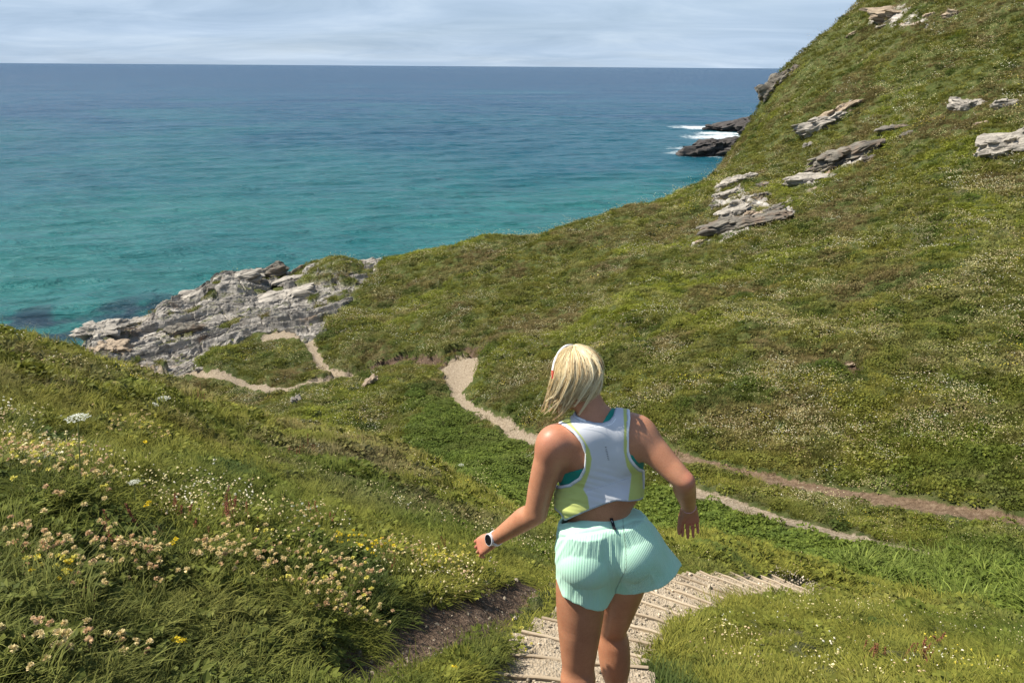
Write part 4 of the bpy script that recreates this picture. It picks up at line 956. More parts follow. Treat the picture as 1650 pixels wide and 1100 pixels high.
# sea rocks at the foot of the far cliff
rock('sea_rock', 1146, 244, 80, 26, 0.8, MR_DARK, 'largest dark sea rock ringed with white water', 60, cat='sea rock', sea=True, dip=-8, sink=.25, bed=1.2)
rock('sea_rock', 1188, 243, 56, 26, 0.8, MR_DARK, 'dark rock between the largest sea rock and the cliff', 61, cat='sea rock', sea=True, dip=-14, sink=.2, bed=1.0)
rock('sea_rock', 1147, 206, 20, 9, 0.8, MR_DARK, 'smallest dark sea rock standing alone in foam', 62, cat='sea rock', sea=True, dip=0, sink=.25, bed=.8)
rock('sea_rock', 1196, 206, 76, 20, 0.8, MR_DARK, 'long dark rocks reaching from the cliff behind the foam', 63, cat='sea rock', sea=True, dip=-12, sink=.2, bed=1.0)
rock('sea_rock', 1222, 222, 50, 40, 0.8, MR_DARK, 'dark rocks at the very foot of the cliff', 64, cat='sea rock', sea=True, dip=-20, sink=.2, bed=1.2)

# ---------------------------------------------------------------- the woman
def J(px, py, y):
    d = ray(px, py); return d * (y / d[1])
def smin(a, b, k):
    h = np.clip(0.5 + 0.5 * (b - a) / k, 0, 1); return b * (1 - h) + a * h - k * h * (1 - h)
class Field:
    """signed distance volume on a regular grid"""
    def __init__(s, lo, hi, h):
        s.lo = np.array(lo, float); s.h = h; s.n = np.ceil((np.array(hi) - s.lo) / h).astype(int) + 1
        s.d = np.full(tuple(s.n), 0.5, np.float32)
        s.ax = [s.lo[i] + h * np.arange(s.n[i]) for i in range(3)]
    def box(s, lo, hi):
        a = np.clip(np.floor((np.array(lo) - s.lo) / s.h).astype(int), 0, s.n - 1); b = np.clip(np.ceil((np.array(hi) - s.lo) / s.h).astype(int) + 1, 1, s.n)
        sl = tuple(slice(x, y) for x, y in zip(a, b)); X, Y, Z = np.meshgrid(*[s.ax[i][sl[i]] for i in range(3)], indexing='ij', sparse=True); return sl, X, Y, Z
    def cap(s, a, b, ra, rb, k=0.02, op='u'):
        a, b = np.asarray(a, float), np.asarray(b, float); R_ = max(ra, rb) + max(k * 2, 0.03)
        sl, X, Y, Z = s.box(np.minimum(a, b) - R_, np.maximum(a, b) + R_)
        if 0 in s.d[sl].shape: return
        ab = b - a; L = ab @ ab + 1e-12; t = np.clip(((X - a[0]) * ab[0] + (Y - a[1]) * ab[1] + (Z - a[2]) * ab[2]) / L, 0, 1)
        d = np.sqrt((X - a[0] - t * ab[0]) ** 2 + (Y - a[1] - t * ab[1]) ** 2 + (Z - a[2] - t * ab[2]) ** 2) - (ra + t * (rb - ra)); s.put(sl, d, k, op)
    def chain(s, pts, k=0.012):
        """one limb: a smooth tapering run of joints, joined to the rest once"""
        P = spline([list(p) + [r] for p, r in pts], 10); R_ = P[:, 3].max() + max(k * 2, 0.03)
        sl, X, Y, Z = s.box(P[:, :3].min(0) - R_, P[:, :3].max(0) + R_); d = None
        if 0 in s.d[sl].shape: return
        for p, q in zip(P[:-1], P[1:]):
            a, ab = p[:3], q[:3] - p[:3]; t = np.clip(((X - a[0]) * ab[0] + (Y - a[1]) * ab[1] + (Z - a[2]) * ab[2]) / (ab @ ab + 1e-12), 0, 1)
            e = (np.sqrt((X - a[0] - t * ab[0]) ** 2 + (Y - a[1] - t * ab[1]) ** 2 + (Z - a[2] - t * ab[2]) ** 2) - (p[3] + t * (q[3] - p[3]))).astype(np.float32)
            d = e if d is None else np.minimum(d, e)
        s.put(sl, d, k, 'u')
    def ell(s, c, r, rot=None, k=0.02, op='u'):
        c, r = np.asarray(c, float), np.asarray(r, float); R_ = r.max() + max(2 * k, 0.03)
        sl, X, Y, Z = s.box(c - R_, c + R_)
        if 0 in s.d[sl].shape: return
        P = [X - c[0], Y - c[1], Z - c[2]]
        if rot is not None:
            M = np.array(rot); P = [P[0] * M[0][i] + P[1] * M[1][i] + P[2] * M[2][i] for i in range(3)]
        k0 = np.sqrt((P[0] / r[0]) ** 2 + (P[1] / r[1]) ** 2 + (P[2] / r[2]) ** 2); k1 = np.sqrt((P[0] / r[0] ** 2) ** 2 + (P[1] / r[1] ** 2) ** 2 + (P[2] / r[2] ** 2) ** 2)
        s.put(sl, k0 * (k0 - 1) / (k1 + 1e-9), k, op)
    def put(s, sl, d, k, op):
        d = d.astype(np.float32)
        if op == 'u': s.d[sl] = smin(s.d[sl], d, k)
        elif op == 's': s.d[sl] = -smin(-s.d[sl], d, k)
    def grid(s): return np.meshgrid(*s.ax, indexing='ij', sparse=True)
    def mesh(s, d=None, relax=1):
        d = s.d if d is None else d; h = s.h; neg = d < 0
        c = [neg[i:neg.shape[0] - 1 + i, j:neg.shape[1] - 1 + j, k:neg.shape[2] - 1 + k] for i in (0, 1) for j in (0, 1) for k in (0, 1)]
        tot = sum(x.astype(np.int8) for x in c); act = (tot > 0) & (tot < 8); idx = np.argwhere(act); vid = np.full(act.shape, -1, np.int32); vid[act] = np.arange(len(idx))
        acc = np.zeros((len(idx), 3)); cnt = np.zeros(len(idx)); cor = [(i, j, k) for i in (0, 1) for j in (0, 1) for k in (0, 1)]
        val = [d[idx[:, 0] + i, idx[:, 1] + j, idx[:, 2] + k].astype(float) for i, j, k in cor]
        for a in range(8):
            for b in range(a + 1, 8):
                ca, cb = np.array(cor[a]), np.array(cor[b])
                if np.abs(ca - cb).sum() != 1: continue
                m = (val[a] < 0) != (val[b] < 0); t = val[a][m] / (val[a][m] - val[b][m]); acc[m] += ca + t[:, None] * (cb - ca); cnt[m] += 1
        V = s.lo + (idx + acc / cnt[:, None]) * h; Q = []
        for ax in range(3):
            sl0 = [slice(None)] * 3; sl1 = [slice(None)] * 3; sl0[ax] = slice(0, -1); sl1[ax] = slice(1, None)
            A, B = neg[tuple(sl0)], neg[tuple(sl1)]; e = np.argwhere(A != B); u, v = (ax + 1) % 3, (ax + 2) % 3
            e = e[(e[:, u] > 0) & (e[:, v] > 0) & (e[:, u] < act.shape[u]) & (e[:, v] < act.shape[v])]
            fl = A[e[:, 0], e[:, 1], e[:, 2]]; q = []
            for du, dv in ((1, 1), (0, 1), (0, 0), (1, 0)):
                f = e.copy(); f[:, u] -= du; f[:, v] -= dv; q.append(vid[f[:, 0], f[:, 1], f[:, 2]])
            q = np.stack(q, 1); q[~fl] = q[~fl][:, ::-1]; Q.append(q)
        Q = np.concatenate(Q); Q = Q[(Q >= 0).all(1)]
        for _ in range(relax):
            E_ = np.concatenate([Q[:, [a, (a + 1) % 4]] for a in range(4)] + [Q[:, [(a + 1) % 4, a]] for a in range(4)])
            N = np.bincount(E_[:, 0], minlength=len(V)); S = np.stack([np.bincount(E_[:, 0], V[E_[:, 1], c], minlength=len(V)) for c in range(3)], 1)
            V = V * 0.4 + 0.6 * S / np.maximum(N, 1)[:, None]
        return V, Q
HB_ = 0.004 if QUALITY >= 1 else 0.006
# --- joints
sL, eL, wL = J(892, 712, 2.44), J(862, 824, 2.46), J(797, 868, 2.60)
sR, eR, wR = J(1028, 698, 2.46), J(1100, 774, 2.37), J(1110, 817, 2.55)
neck0, neck1, headc = J(960, 682, 2.47), J(942, 636, 2.49), J(932, 607, 2.50)
hipL, kneeL, ankL = J(938, 905, 2.44), J(931, 1078, 2.42), J(925, 1262, 2.38)
hipR, kneeR, ankR = J(1012, 900, 2.47), J(986, 1014, 2.66), J(1000, 1175, 2.66)
if 'tread_z' in globals():
    ankL = np.array([J(926, 1240, 2.385)[0], 2.385, 0.0]); ankL[2] = tread_z(*ankL[:2]) + .092
    ankR = np.array([J(1000, 1140, 2.62)[0], 2.62, 0.0]); ankR[2] = tread_z(*ankR[:2]) + .092
print('lengths', [round(float(np.linalg.norm(a - b)), 3) for a, b in ((sL, eL), (eL, wL), (sR, eR), (eR, wR), (hipL, kneeL), (kneeL, ankL), (hipR, kneeR), (kneeR, ankR), (sL, sR), (headc, hipL))], 'ankles', ankL, ankR)
def lerp(a, b, t): return a * (1 - t) + b * t
def unit(v): return v / (np.linalg.norm(v) + 1e-9)

def torso(F, o=0.0):
    """trunk; o grows it (clothes)"""
    F.ell(J(972, 718, 2.485), np.array([.128, .082, .125]) + o, k=.02)         # rib cage, shoulder blades
    F.ell(J(966, 765, 2.485), np.array([.112, .088, .12]) + o, k=.03)
    F.ell(J(938, 722, 2.432), np.array([.058, .036, .085]) + o, k=.05)           # shoulder blades
    F.ell(J(1008, 712, 2.432), np.array([.058, .036, .085]) + o, k=.05)
    F.ell(J(935, 745, 2.56), np.array([.062, .058, .062]) + o, k=.03)           # bust
    F.ell(J(985, 740, 2.56), np.array([.062, .058, .062]) + o, k=.03)
    F.ell(J(966, 815, 2.47), np.array([.106, .083, .10]) + o, k=.04)            # waist
    F.cap(J(934, 697, 2.455), J(998, 686, 2.455), .046 + o, .046 + o, .03)       # trapezius line
    F.cap(J(912, 703, 2.455), J(1012, 690, 2.455), .044 + o, .044 + o, .03)
    F.chain([(J(914, 730, 2.48), .036 + o), (J(920, 760, 2.485), .045 + o), (J(932, 800, 2.485), .05 + o)], .03)
    F.chain([(J(1019, 718, 2.48), .034 + o), (J(1014, 750, 2.485), .045 + o), (J(1006, 795, 2.485), .05 + o)], .03)
    F.cap(J(966, 660 + 22, 2.46), neck1, .050 + o * .5, .046, .035)
def pelvis(F, o=0.0, k=.035):
    F.ell(J(970, 862, 2.45), np.array([.138, .098, .085]) + o, k=k)
    F.ell(J(945, 905, 2.395), np.array([.092, .088, .098]) + o, k=k)
    F.ell(J(1020, 893, 2.400), np.array([.086, .086, .094]) + o, k=k)
def legs(F, o=0.0, k=.03):
    for hip, kn, an, r in ((hipL, kneeL, ankL, (.092, .086, .066, .054)), (hipR, kneeR, ankR, (.092, .082, .061, .051))):
        F.chain([(hip, r[0]), (lerp(hip, kn, .42), r[1]), (lerp(hip, kn, .8), r[2]), (kn, r[3]), (lerp(kn, an, .27) + [0, -.014, 0], .058), (lerp(kn, an, .6), .044), (an, .034)], k)

F = Field((-0.20, 2.14, -2.72), (0.80, 2.98, -0.72), HB_)
torso(F); pelvis(F); legs(F)
# calves and shins
for kn, an in ((kneeL, ankL), (kneeR, ankR)):
    F.cap(lerp(kn, an, .12) + [-.012, -.016, 0], lerp(kn, an, .42) + [-.010, -.018, 0], .038, .028, .04)
    F.cap(lerp(kn, an, .12) + [.014, -.016, 0], lerp(kn, an, .38) + [.012, -.018, 0], .038, .028, .04)
    F.ell(kn + [0, .045, .005], (.034, .03, .04), k=.02)
    F.cap(an, an + [0, .10, -.045], .036, .026, .02)
# hamstring cords beside the hollow of the knee
F.cap(lerp(hipL, kneeL, .62) + [-.022, -.026, 0], kneeL + [-.022, -.024, -.01], .024, .018, .04)
F.cap(lerp(hipL, kneeL, .62) + [.024, -.026, 0], kneeL + [.022, -.024, -.01], .024, .018, .04)
F.cap(lerp(hipR, kneeR, .62) + [-.022, -.022, .01], kneeR + [-.020, -.022, -.01], .024, .018, .04)
F.cap(lerp(hipR, kneeR, .62) + [.022, -.022, .01], kneeR + [.020, -.022, -.01], .024, .018, .04)
# spine furrow
F.cap(J(967, 812, 2.362), J(972, 845, 2.345), .016, .016, .03, 's')
# arms
F.ell(lerp(sL, eL, .06) + [-.002, 0, .002], (.049, .050, .053), k=.05); F.ell(lerp(sR, eR, .06) + [.0, 0, .002], (.052, .052, .054), k=.05)
F.chain([(sL, .051), (lerp(sL, eL, .3), .0505), (lerp(sL, eL, .65), .0455), (eL, .0395), (lerp(eL, wL, .25), .0415), (lerp(eL, wL, .6), .034), (wL, .0255)], .03)
F.ell(eL + [.014, -.016, -.004], (.024, .024, .024), k=.02)
F.chain([(sR, .050), (lerp(sR, eR, .3), .0485), (lerp(sR, eR, .65), .0425), (eR, .0355), (lerp(eR, wR, .25), .0385), (lerp(eR, wR, .6), .033), (wR, .0245)], .03)
F.ell(eR + [.012, -.016, .006], (.022, .022, .022), k=.02)
# head: turned away to the left; the right ear shows
hf = unit(np.array([-.42, .88, -.20])); hu = unit(np.array([-.10, -.10, 1.0]) - hf * np.dot(np.array([-.10, -.10, 1.0]), hf)); hr = np.cross(hf, hu)
HR = np.stack([hr, hf, hu], 1)
def hp(x, y, z): return headc + hr * x + hf * y + hu * z
F.ell(hp(0, -.010, .012), (.060, .076, .082), HR, k=.02); F.ell(hp(0, .028, -.045), (.054, .060, .066), HR, k=.03)
F.cap(hp(-.02, .052, -.092), hp(.02, .052, -.092), .020, .020, .025)                                  # chin
F.cap(hp(0, .088, .0), hp(0, .104, -.028), .009, .012, .012)                                          # nose
F.cap(hp(-.03, .080, .016), hp(.03, .080, .016), .012, .012, .012)                                     # brow
F.cap(hp(-.017, .084, -.056), hp(.017, .084, -.056), .007, .007, .006); F.cap(hp(-.014, .083, -.066), hp(.014, .083, -.066), .008, .008, .006)
for s_ in (-1, 1):
    F.ell(hp(.028 * s_, .086, -.004), (.013, .010, .009), HR, k=.006, op='s'); F.ell(hp(.028 * s_, .078, -.004), (.012, .011, .011), HR, k=.003)
    F.ell(hp(.066 * s_, -.004, -.022), (.008, .018, .030), HR, k=.008); F.ell(hp(.074 * s_, .002, -.020), (.005, .010, .017), HR, k=.004, op='s')
def hand(F, w, fwd, back, side, curl, thumb, spread=.9, pl=.078, spl=1.0):
    """w wrist, fwd towards the fingers, back = out of the back of the hand, side = towards the thumb"""
    fwd, back, side = unit(fwd), unit(back), unit(side)
    for i, o_ in enumerate((.026, .009, -.009, -.026)):
        F.cap(w + fwd * .008 + side * o_ * .55, w + fwd * (pl - abs(o_) * .22) + side * o_ * spread, .0155, .0115, .010)
    F.cap(w + fwd * .015 + side * .018 - back * .010, w + fwd * .045 + side * .028 - back * .008, .014, .012, .012)
    for i, (o_, L, r) in enumerate(((.028, .070, .0078), (.0095, .079, .0080), (-.0095, .073, .0077), (-.0275, .057, .0069))):
        p = w + fwd * (pl - abs(o_) * .22) + side * o_ * spread; a = curl[i][0]; sp = (o_ / .028) * .10
        for j, fr in enumerate((.45, .31, .24)):
            dr = unit(fwd * math.cos(a) - back * math.sin(a) + side * sp * spl); q = p + dr * L * fr
            F.cap(p, q, r * (1 - .07 * j), r * (.94 - .09 * j), .002); p = q; a += curl[i][1] if j == 0 else curl[i][1] * .7
    p = w + fwd * .022 + side * .022 - back * .008
    for j, (fr, r) in enumerate(((.040, .0115), (.030, .0095), (.024, .0085))):
        dr = unit(fwd * thumb[0] + side * thumb[1] * (1 - .35 * j) - back * thumb[2]); q = p + dr * fr; F.cap(p, q, r, r * .9, .004); p = q
fL = unit(wL - eL)
fdL = unit(J(755, 889, 2.64) - wL); toC = unit(-wL); bkL = unit(toC * 1.0 + np.array([-.15, 0, .30])); bkL = unit(bkL - fdL * np.dot(bkL, fdL)); sdL = unit(np.cross(bkL, fdL))
if sdL[2] < 0: sdL = -sdL
hand(F, wL + fL * .012, fdL, bkL, sdL, [(.42, .62), (.46, .66), (.50, .70), (.46, .70)], (.80, .32, .50), .95, .070)
fdR = unit(J(1113, 868, 2.595) - wR); toC = unit(-wR); bkR = unit(-toC - fdR * np.dot(-toC, fdR)); sdR = unit(np.array([-1.0, 0, 0]) - fdR * np.dot(np.array([-1.0, 0, 0]), fdR))
sdR = unit(sdR - bkR * np.dot(sdR, bkR))
hand(F, wR, fdR, bkR, sdR, [(.10, .14), (.06, .12), (.08, .14), (.12, .18)], (.92, .26, .12), .94, .072, .35)
V, Q = F.mesh(relax=2)
foot = np.array([(ankL[0] + ankR[0]) / 2, (ankL[1] + ankR[1]) / 2 + .03, min(ankL[2], ankR[2]) - .085])
M_SKIN, g, b = material('tanned skin')
tcn = g.node('ShaderNodeTexCoord'); n = g.noise(14, 5, 0.6, (tcn, 3)); n2 = g.noise(260, 3, 0.6, (tcn, 3))
c = g.ramp(n, [(0.25, (0.36, 0.150, 0.078)), (0.75, (0.54, 0.255, 0.140))]); c = g.mix(0.25, c, g.ramp(n2, [(0.4, (0.36, 0.15, 0.08)), (0.6, (0.54, 0.26, 0.15))]))
link(g, g.mix((g.attr('flush'), 2), c, (0.56, 0.17, 0.125)), b, 'Base Color')
b.inputs['Roughness'].default_value = 0.46; b.inputs['Specular IOR Level'].default_value = 0.4
b.inputs['Subsurface Weight'].default_value = 0.12; b.inputs['Subsurface Radius'].default_value = (1.0, 0.35, 0.2); b.inputs['Subsurface Scale'].default_value = 0.006
bp = g.node('ShaderNodeBump', {'Height': n2, 'Strength': 0.12, 'Distance': 0.001}); link(g, bp, b, 'Normal')
def near_pt(V, c, r): return np.exp(-((V - c) ** 2).sum(1) / r ** 2)
flush = np.clip(.8 * near_pt(V, wR + fdR * .09, .07) + .55 * near_pt(V, wL + fdL * .10, .045) + .5 * near_pt(V, eR + [.02, -.02, .01], .03) + .9 * near_pt(V, hp(.08, 0, -.02), .03) + .25 * near_pt(V, sL, .08), 0, 1)
person = new_obj('person', np_mesh('person', V - foot, Q, [M_SKIN], True, {'flush': flush})); person.location = foot
tag(person, 'blonde woman seen from behind on the steps in white vest and mint shorts', 'person')
def child(name, V, Q, mats, **kw):
    lab = kw.pop('label', None); o = new_obj(name, np_mesh(name, np.asarray(V) - foot, Q, mats, True, **kw), person)
    if lab: o['label'] = lab
    return o
def fine(V, Q, d=None): return V, Q

# --- fabric
def fabric(name, rough=0.8, weave=900.0, strength=.2, attr='col', rib=False):
    m, g, b = material(name); c = g.attr(attr)
    tcn = g.node('ShaderNodeTexCoord'); n = g.noise(weave, 2, 0.5, (tcn, 3)); n2 = g.noise(18, 4, 0.55, (tcn, 3))
    link(g, g.mix(0.10, (c, 0), g.ramp(n2, [(0.3, (0.2, 0.2, 0.2)), (0.7, (0.8, 0.8, 0.8))]), 'OVERLAY'), b, 'Base Color')
    b.inputs['Roughness'].default_value = rough; b.inputs['Specular IOR Level'].default_value = 0.2; b.inputs['Sheen Weight'].default_value = 0.15
    h = n
    bp = g.node('ShaderNodeBump', {'Height': h, 'Strength': strength, 'Distance': 0.001}); link(g, bp, b, 'Normal')
    if rib:
        w = g.math('SINE', g.math('MULTIPLY', (g.attr('rib'), 2), 1.0)); hh = g.math('ADD', g.math('MULTIPLY', w, (g.attr('ribamp'), 2)), g.math('MULTIPLY', n, .1))
        bp.inputs['Strength'].default_value = 1.0; bp.inputs['Distance'].default_value = 0.0006; link(g, hh, bp, 'Height')
    return m
M_VEST = fabric('vest jersey'); M_BRA = fabric('teal jersey'); M_SHORT = fabric('ribbed mint knit', rib=True)
LO, HI = (-0.02, 2.24, -1.62), (0.54, 2.72, -0.98)
VEST = [(928, 668), (936, 673), (946, 677), (957, 680), (970, 681), (982, 677), (988, 669), (992, 655), (994, 630), (1013, 630), (1014.6, 655), (1016, 674), (1013.6, 697), (1013.6, 726), (1018, 739), (1024, 747), (1031, 754), (1040, 757), (1042, 800),
        (1030, 806), (1012.7, 808), (993.6, 806.5), (974.5, 812), (951.6, 821), (932.5, 829), (909.6, 839), (902, 827), (888, 815.6), (880, 798), (885, 779), (902, 782), (917, 779), (932.5, 769), (941, 752.6), (942.5, 731.6), (936, 714), (925, 699), (911.5, 688), (899, 681), (899, 668), (925, 655)]
BRA = [(880, 768), (904, 764), (937, 755), (975, 745), (1015, 731), (1045, 735), (1045, 800), (880, 800)]
BRA2 = [(925, 700), (962, 700), (972, 678), (982, 662), (1000, 640), (1004, 660), (990, 700)]
def px_of(F):
    X, Y, Z = F.grid(); w = X * FW[0] + Y * FW[1] + Z * FW[2]
    return 825 + FPX * (X * RT[0] + Y * RT[1] + Z * RT[2]) / w, 550 - FPX * (X * UP[0] + Y * UP[1] + Z * UP[2]) / w, w
def garment(poly_list, off, thick, h, flare=0.0, hem=None, folds=0.0):
    F = Field(LO, HI, h); torso(F, off)
    if flare:   # the loose hem stands off the body on the windward side
        F.ell(J(930, 808, 2.46), (.080, .080, .070), k=.04); F.ell(J(995, 792, 2.46), (.080, .088, .06), k=.04)
    X, Y, Z = F.grid(); px, py, w = px_of(F); d = F.d.copy()
    if folds:
        d = d - folds * np.asarray(fbm((px + 0 * Z) * .012, (py - .25 * px) * .11, 0 * px + .5, o=2, seed=101), np.float32) * smooth(735, 790, py)
    if hem is not None:
        line = np.interp(px, [x for x, _ in hem], [y for _, y in hem]); d = d - .0022 * smooth(-1.2, 1.2, py - line)
    cut = None
    for P in poly_list:
        c_ = poly_sdf(px, py, P) * w / FPX; cut = c_ if cut is None else np.minimum(cut, c_)
    sh = np.maximum(d, -(d + thick)); sh = np.maximum(sh, cut); return F.mesh(sh.astype(np.float32), relax=2)
hV = 0.0028 if QUALITY >= 1 else 0.0042
Vb, Qb = garment([BRA, BRA2], .0035, .008, hV * 1.1)
child('sports_bra', Vb, Qb, [M_BRA], attrs={'col': np.tile([0.012, 0.235, 0.175], (len(Vb), 1))}, label='teal sports bra showing at the arm holes and neck')
HEM = [(880, 812), (903, 801), (941, 791), (980, 781), (1016, 769), (1040, 764)]
Vv, Qv = garment([VEST], .0085, .008, hV, flare=1, hem=HEM, folds=.004)
px, py, _ = project(Vv)
inner = [(919, 672), (920, 681), (929, 692), (940, 706), (950, 724), (953.5, 739), (950.6, 758), (940, 788), (947, 800), (950, 820), (952, 845), (1014, 845), (1012.7, 804), (1016.5, 773.6), (1017.5, 764), (1010, 751), (1005, 726), (1006, 688), (1004, 655), (1002, 630), (935, 630)]
isW = poly_sdf(px, py, inner)
dV = poly_sdf(px, py, VEST)
white, lime, grey = np.array([0.60, 0.61, 0.64]), np.array([0.52, 0.57, 0.17]), np.array([0.36, 0.40, 0.46])
t = smooth(-.6, .6, isW)[:, None]; col = white * (1 - t) + lime * t
arm_trim = ((py < 787) & ((px < 944) | (px > 1010)) & ~((py < 672) & (px > 925) & (px < 960)))
k = (dV > -4.2) & arm_trim; col[k] = white
k = (dV > -5.4) & (dV <= -4.2) & arm_trim; col[k] = grey
k = (dV > -2.2) & (py > 790); col[k] = grey                                     # grey bound hem
k = (dV > -2.0) & (py < 690) & (px > 926) & (px < 996); col[k] = grey           # neck binding
col[(dV > -3.4) & arm_trim] = np.array([.78, .79, .80]); k = (np.abs(dV + 6.5) < .6) & (py < 692) & (px > 935) & (px < 992); col[k] = np.array([0.9, 0.9, 0.92])
hl = np.interp(px, [x for x, _ in HEM], [y for _, y in HEM]); k = (np.abs(py - hl) < .8) & (isW < 0); col[k] = white * .86
child('vest', Vv, Qv, [M_VEST], attrs={'col': col}, label='cropped white vest with lime side panels and white arm binding')
# small vertical mark between the shoulder blades: a column of short dark strokes
backy = 2.30
def surf(px, py, V, r=6.0):
    """front-most point of a mesh on a line of sight"""
    x, y, w = project(V); k = np.hypot(x - px, y - py) < r; k = np.where(k)[0]
    if len(k) == 0: return at(px, py, 2.4)
    d = ray(px, py); return d * np.sort(w[k])[min(2, len(k) - 1)]
mb = MB()
for i in range(8):
    f = i / 7; x_, y_ = 976.2 + 4.2 * f, 720 + 20 * f; p = surf(x_, y_, Vv, 3) - FW * .0016; L = (.0052, .0040, .0052, .0058, .0044, .0050, .0044, .0052)[i] / 2
    a_, b_ = RT * L, (UP * .94 - RT * .2) * .0008
    mb.add([p - a_ - b_ - foot, p + a_ - b_ - foot, p + a_ + b_ - foot, p - a_ + b_ - foot], [(0, 1, 2, 3)])
    if i % 2 == 0: mb.add([p - a_ - b_ * 2.6 - foot, p - a_ * .6 - b_ * 2.6 - foot, p - a_ * .6 + b_ * 2.6 - foot, p - a_ + b_ * 2.6 - foot], [(0, 1, 2, 3)])
new_obj('printed_mark', mb.mesh('printed_mark', [simple_mat('dark print', (0.06, 0.065, 0.08), .7)], False), person)

# --- shorts
hS = 0.0032 if QUALITY >= 1 else 0.005
F = Field((0.06, 2.18, -2.02), (0.66, 2.70, -1.34), hS)
F.ell(J(967, 846, 2.445), (.120, .100, .060), k=.03)
F.ell(J(970, 862, 2.45), np.array([.138, .098, .085]) + .011, k=.03); F.ell(J(947, 905, 2.405), np.array([.090, .080, .090]) + .008, k=.06); F.ell(J(1022, 893, 2.405), np.array([.086, .080, .090]) + .008, k=.06)
X, Y, Z = F.grid()
up0 = F.d.copy(); F_in = Field((0.06, 2.18, -2.02), (0.66, 2.70, -1.34), hS); pelvis(F_in, .006); legs(F_in, .006)
def cone(a, b, ra, rb, axs=1.0):
    ab = b - a; L = np.linalg.norm(ab); u = ab / L
    T = (X - a[0]) * u[0] + (Y - a[1]) * u[1] + (Z - a[2]) * u[2]; t = np.clip(T / L, -.2, 1.6)
    qx, qy, qz = X - a[0] - u[0] * T, Y - a[1] - u[1] * T, Z - a[2] - u[2] * T
    return np.sqrt(qx ** 2 + (qy / axs) ** 2 + qz ** 2) - (ra + (rb - ra) * t)
hemL0, hemL1 = J(907, 962, 2.33), J(975, 985, 2.33)
aL, bL = J(944, 862, 2.43), J(940, 968, 2.415)
aR, bR = J(1004, 852, 2.44), J(1044, 938, 2.455)
cL = cone(aL, bL, .093, .101, .98); cR = cone(aR, bR, .090, .141, .88)
def plane(p0, p1, p2):
    n = unit(np.cross(p1 - p0, p2 - p0)); n = n if n[2] < 0 else -n
    return (X - p0[0]) * n[0] + (Y - p0[1]) * n[1] + (Z - p0[2]) * n[2]
plL = plane(J(907, 960, 2.35), J(976, 986, 2.33), J(925, 948, 2.54)); plR = plane(J(990, 957, 2.38), J(1100, 918, 2.42), J(1035, 932, 2.60))
wavL = .0; px, py, w = px_of(F)
hemwL = .003 * np.sin(px * .12); hemwR = .006 * np.sin(px * .085 + 1)
lo_cut = plane(J(930, 962, 2.36), J(1010, 958, 2.36), J(970, 952, 2.56))
capA = plane(aL, aL + [1, 0, 0], aL + [0, 1, 0]); capB = plane(aR, aR + [1, 0, .35], aR + [0, 1, 0])
dL = np.maximum(cL, -capA - .03); dR = np.maximum(cR, -capB - .03)
body = smin(smin(up0, dL.astype(np.float32), .04), dR.astype(np.float32), .04)
# seam between the legs
seam = np.abs(px - np.interp(py, [845, 880, 915, 950], [1004, 1008, 1009, 992])) * w / FPX
body = body + .004 * np.exp(-(seam / .022) ** 2) * smooth(860, 900, py) * (Y < 2.42)
# soft folds fanning down from the waistband
ang = (px - 975) / (np.maximum(py - 760, 20)) * 100
body = body + .0045 * perlin(ang * .11, py * .012 + 0 * ang, 0.3, 5) * smooth(850, 900, py) + .0022 * perlin(ang * .3, py * .02 + 0 * ang, 0.7, 6) * smooth(850, 870, py)
# left side slit
CUTP = [(880, 838), (906, 842.5), (930, 840), (965, 833), (995, 825), (1016, 818), (1024, 812), (1060, 780), (1140, 780), (1140, 912), (1097, 913), (1090, 926), (1076, 940), (1060, 949), (1040, 955), (1015, 957.5), (991, 956.5),
        (984, 969), (978, 980), (971, 984), (958, 983), (945, 980), (925, 972), (907, 961), (902, 948), (897, 934), (880, 930)]
Yc = np.minimum(Y, 2.45); wc_ = X * FW[0] + Yc * FW[1] + Z * FW[2]
pxc = 825 + FPX * (X * RT[0] + Yc * RT[1] + Z * RT[2]) / wc_; pyc = 550 - FPX * (X * UP[0] + Yc * UP[1] + Z * UP[2]) / wc_
wb = poly_sdf(pxc, pyc + .7 * np.sin(pxc * .11) + .4 * np.sin(pxc * .31 + 1), CUTP) * wc_ / FPX
band = (py - np.interp(px, [900, 930, 965, 995, 1025], [866, 861, 855, 848, 838]))   # below the waistband > 0
full = body + np.exp(-(band / 2.2) ** 2) * .0032 + np.exp(-((band + 12) / 1.6) ** 2) * .0014
full = np.minimum(full, F_in.d)
sh = np.maximum(full, -(full + .0085)); sh = np.maximum(sh, wb)
Vs, Qs = F.mesh(sh.astype(np.float32), relax=2)
px, py, _ = project(Vs); band = py - np.interp(px, [900, 930, 965, 995, 1025], [866, 861, 855, 848, 838])
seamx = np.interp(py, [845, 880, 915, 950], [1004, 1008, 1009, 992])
# ribs run down the left leg and slant across the right one
ribL = (Vs[:, 0] + .04 * Vs[:, 2]) / .0052 * 6.283; ribR = (Vs[:, 0] * .90 + .42 * Vs[:, 2]) / .0052 * 6.283
rib = np.where(px < seamx, ribL, ribR); col = np.tile([0.50, 0.79, 0.60], (len(Vs), 1))
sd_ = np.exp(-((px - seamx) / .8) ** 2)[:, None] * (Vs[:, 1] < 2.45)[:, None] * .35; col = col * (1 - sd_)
child('shorts', Vs, Qs, [M_SHORT], attrs={'col': col, 'rib': rib, 'ribamp': smooth(0, 6, band)}, label='mint green ribbed shorts flaring to the right')
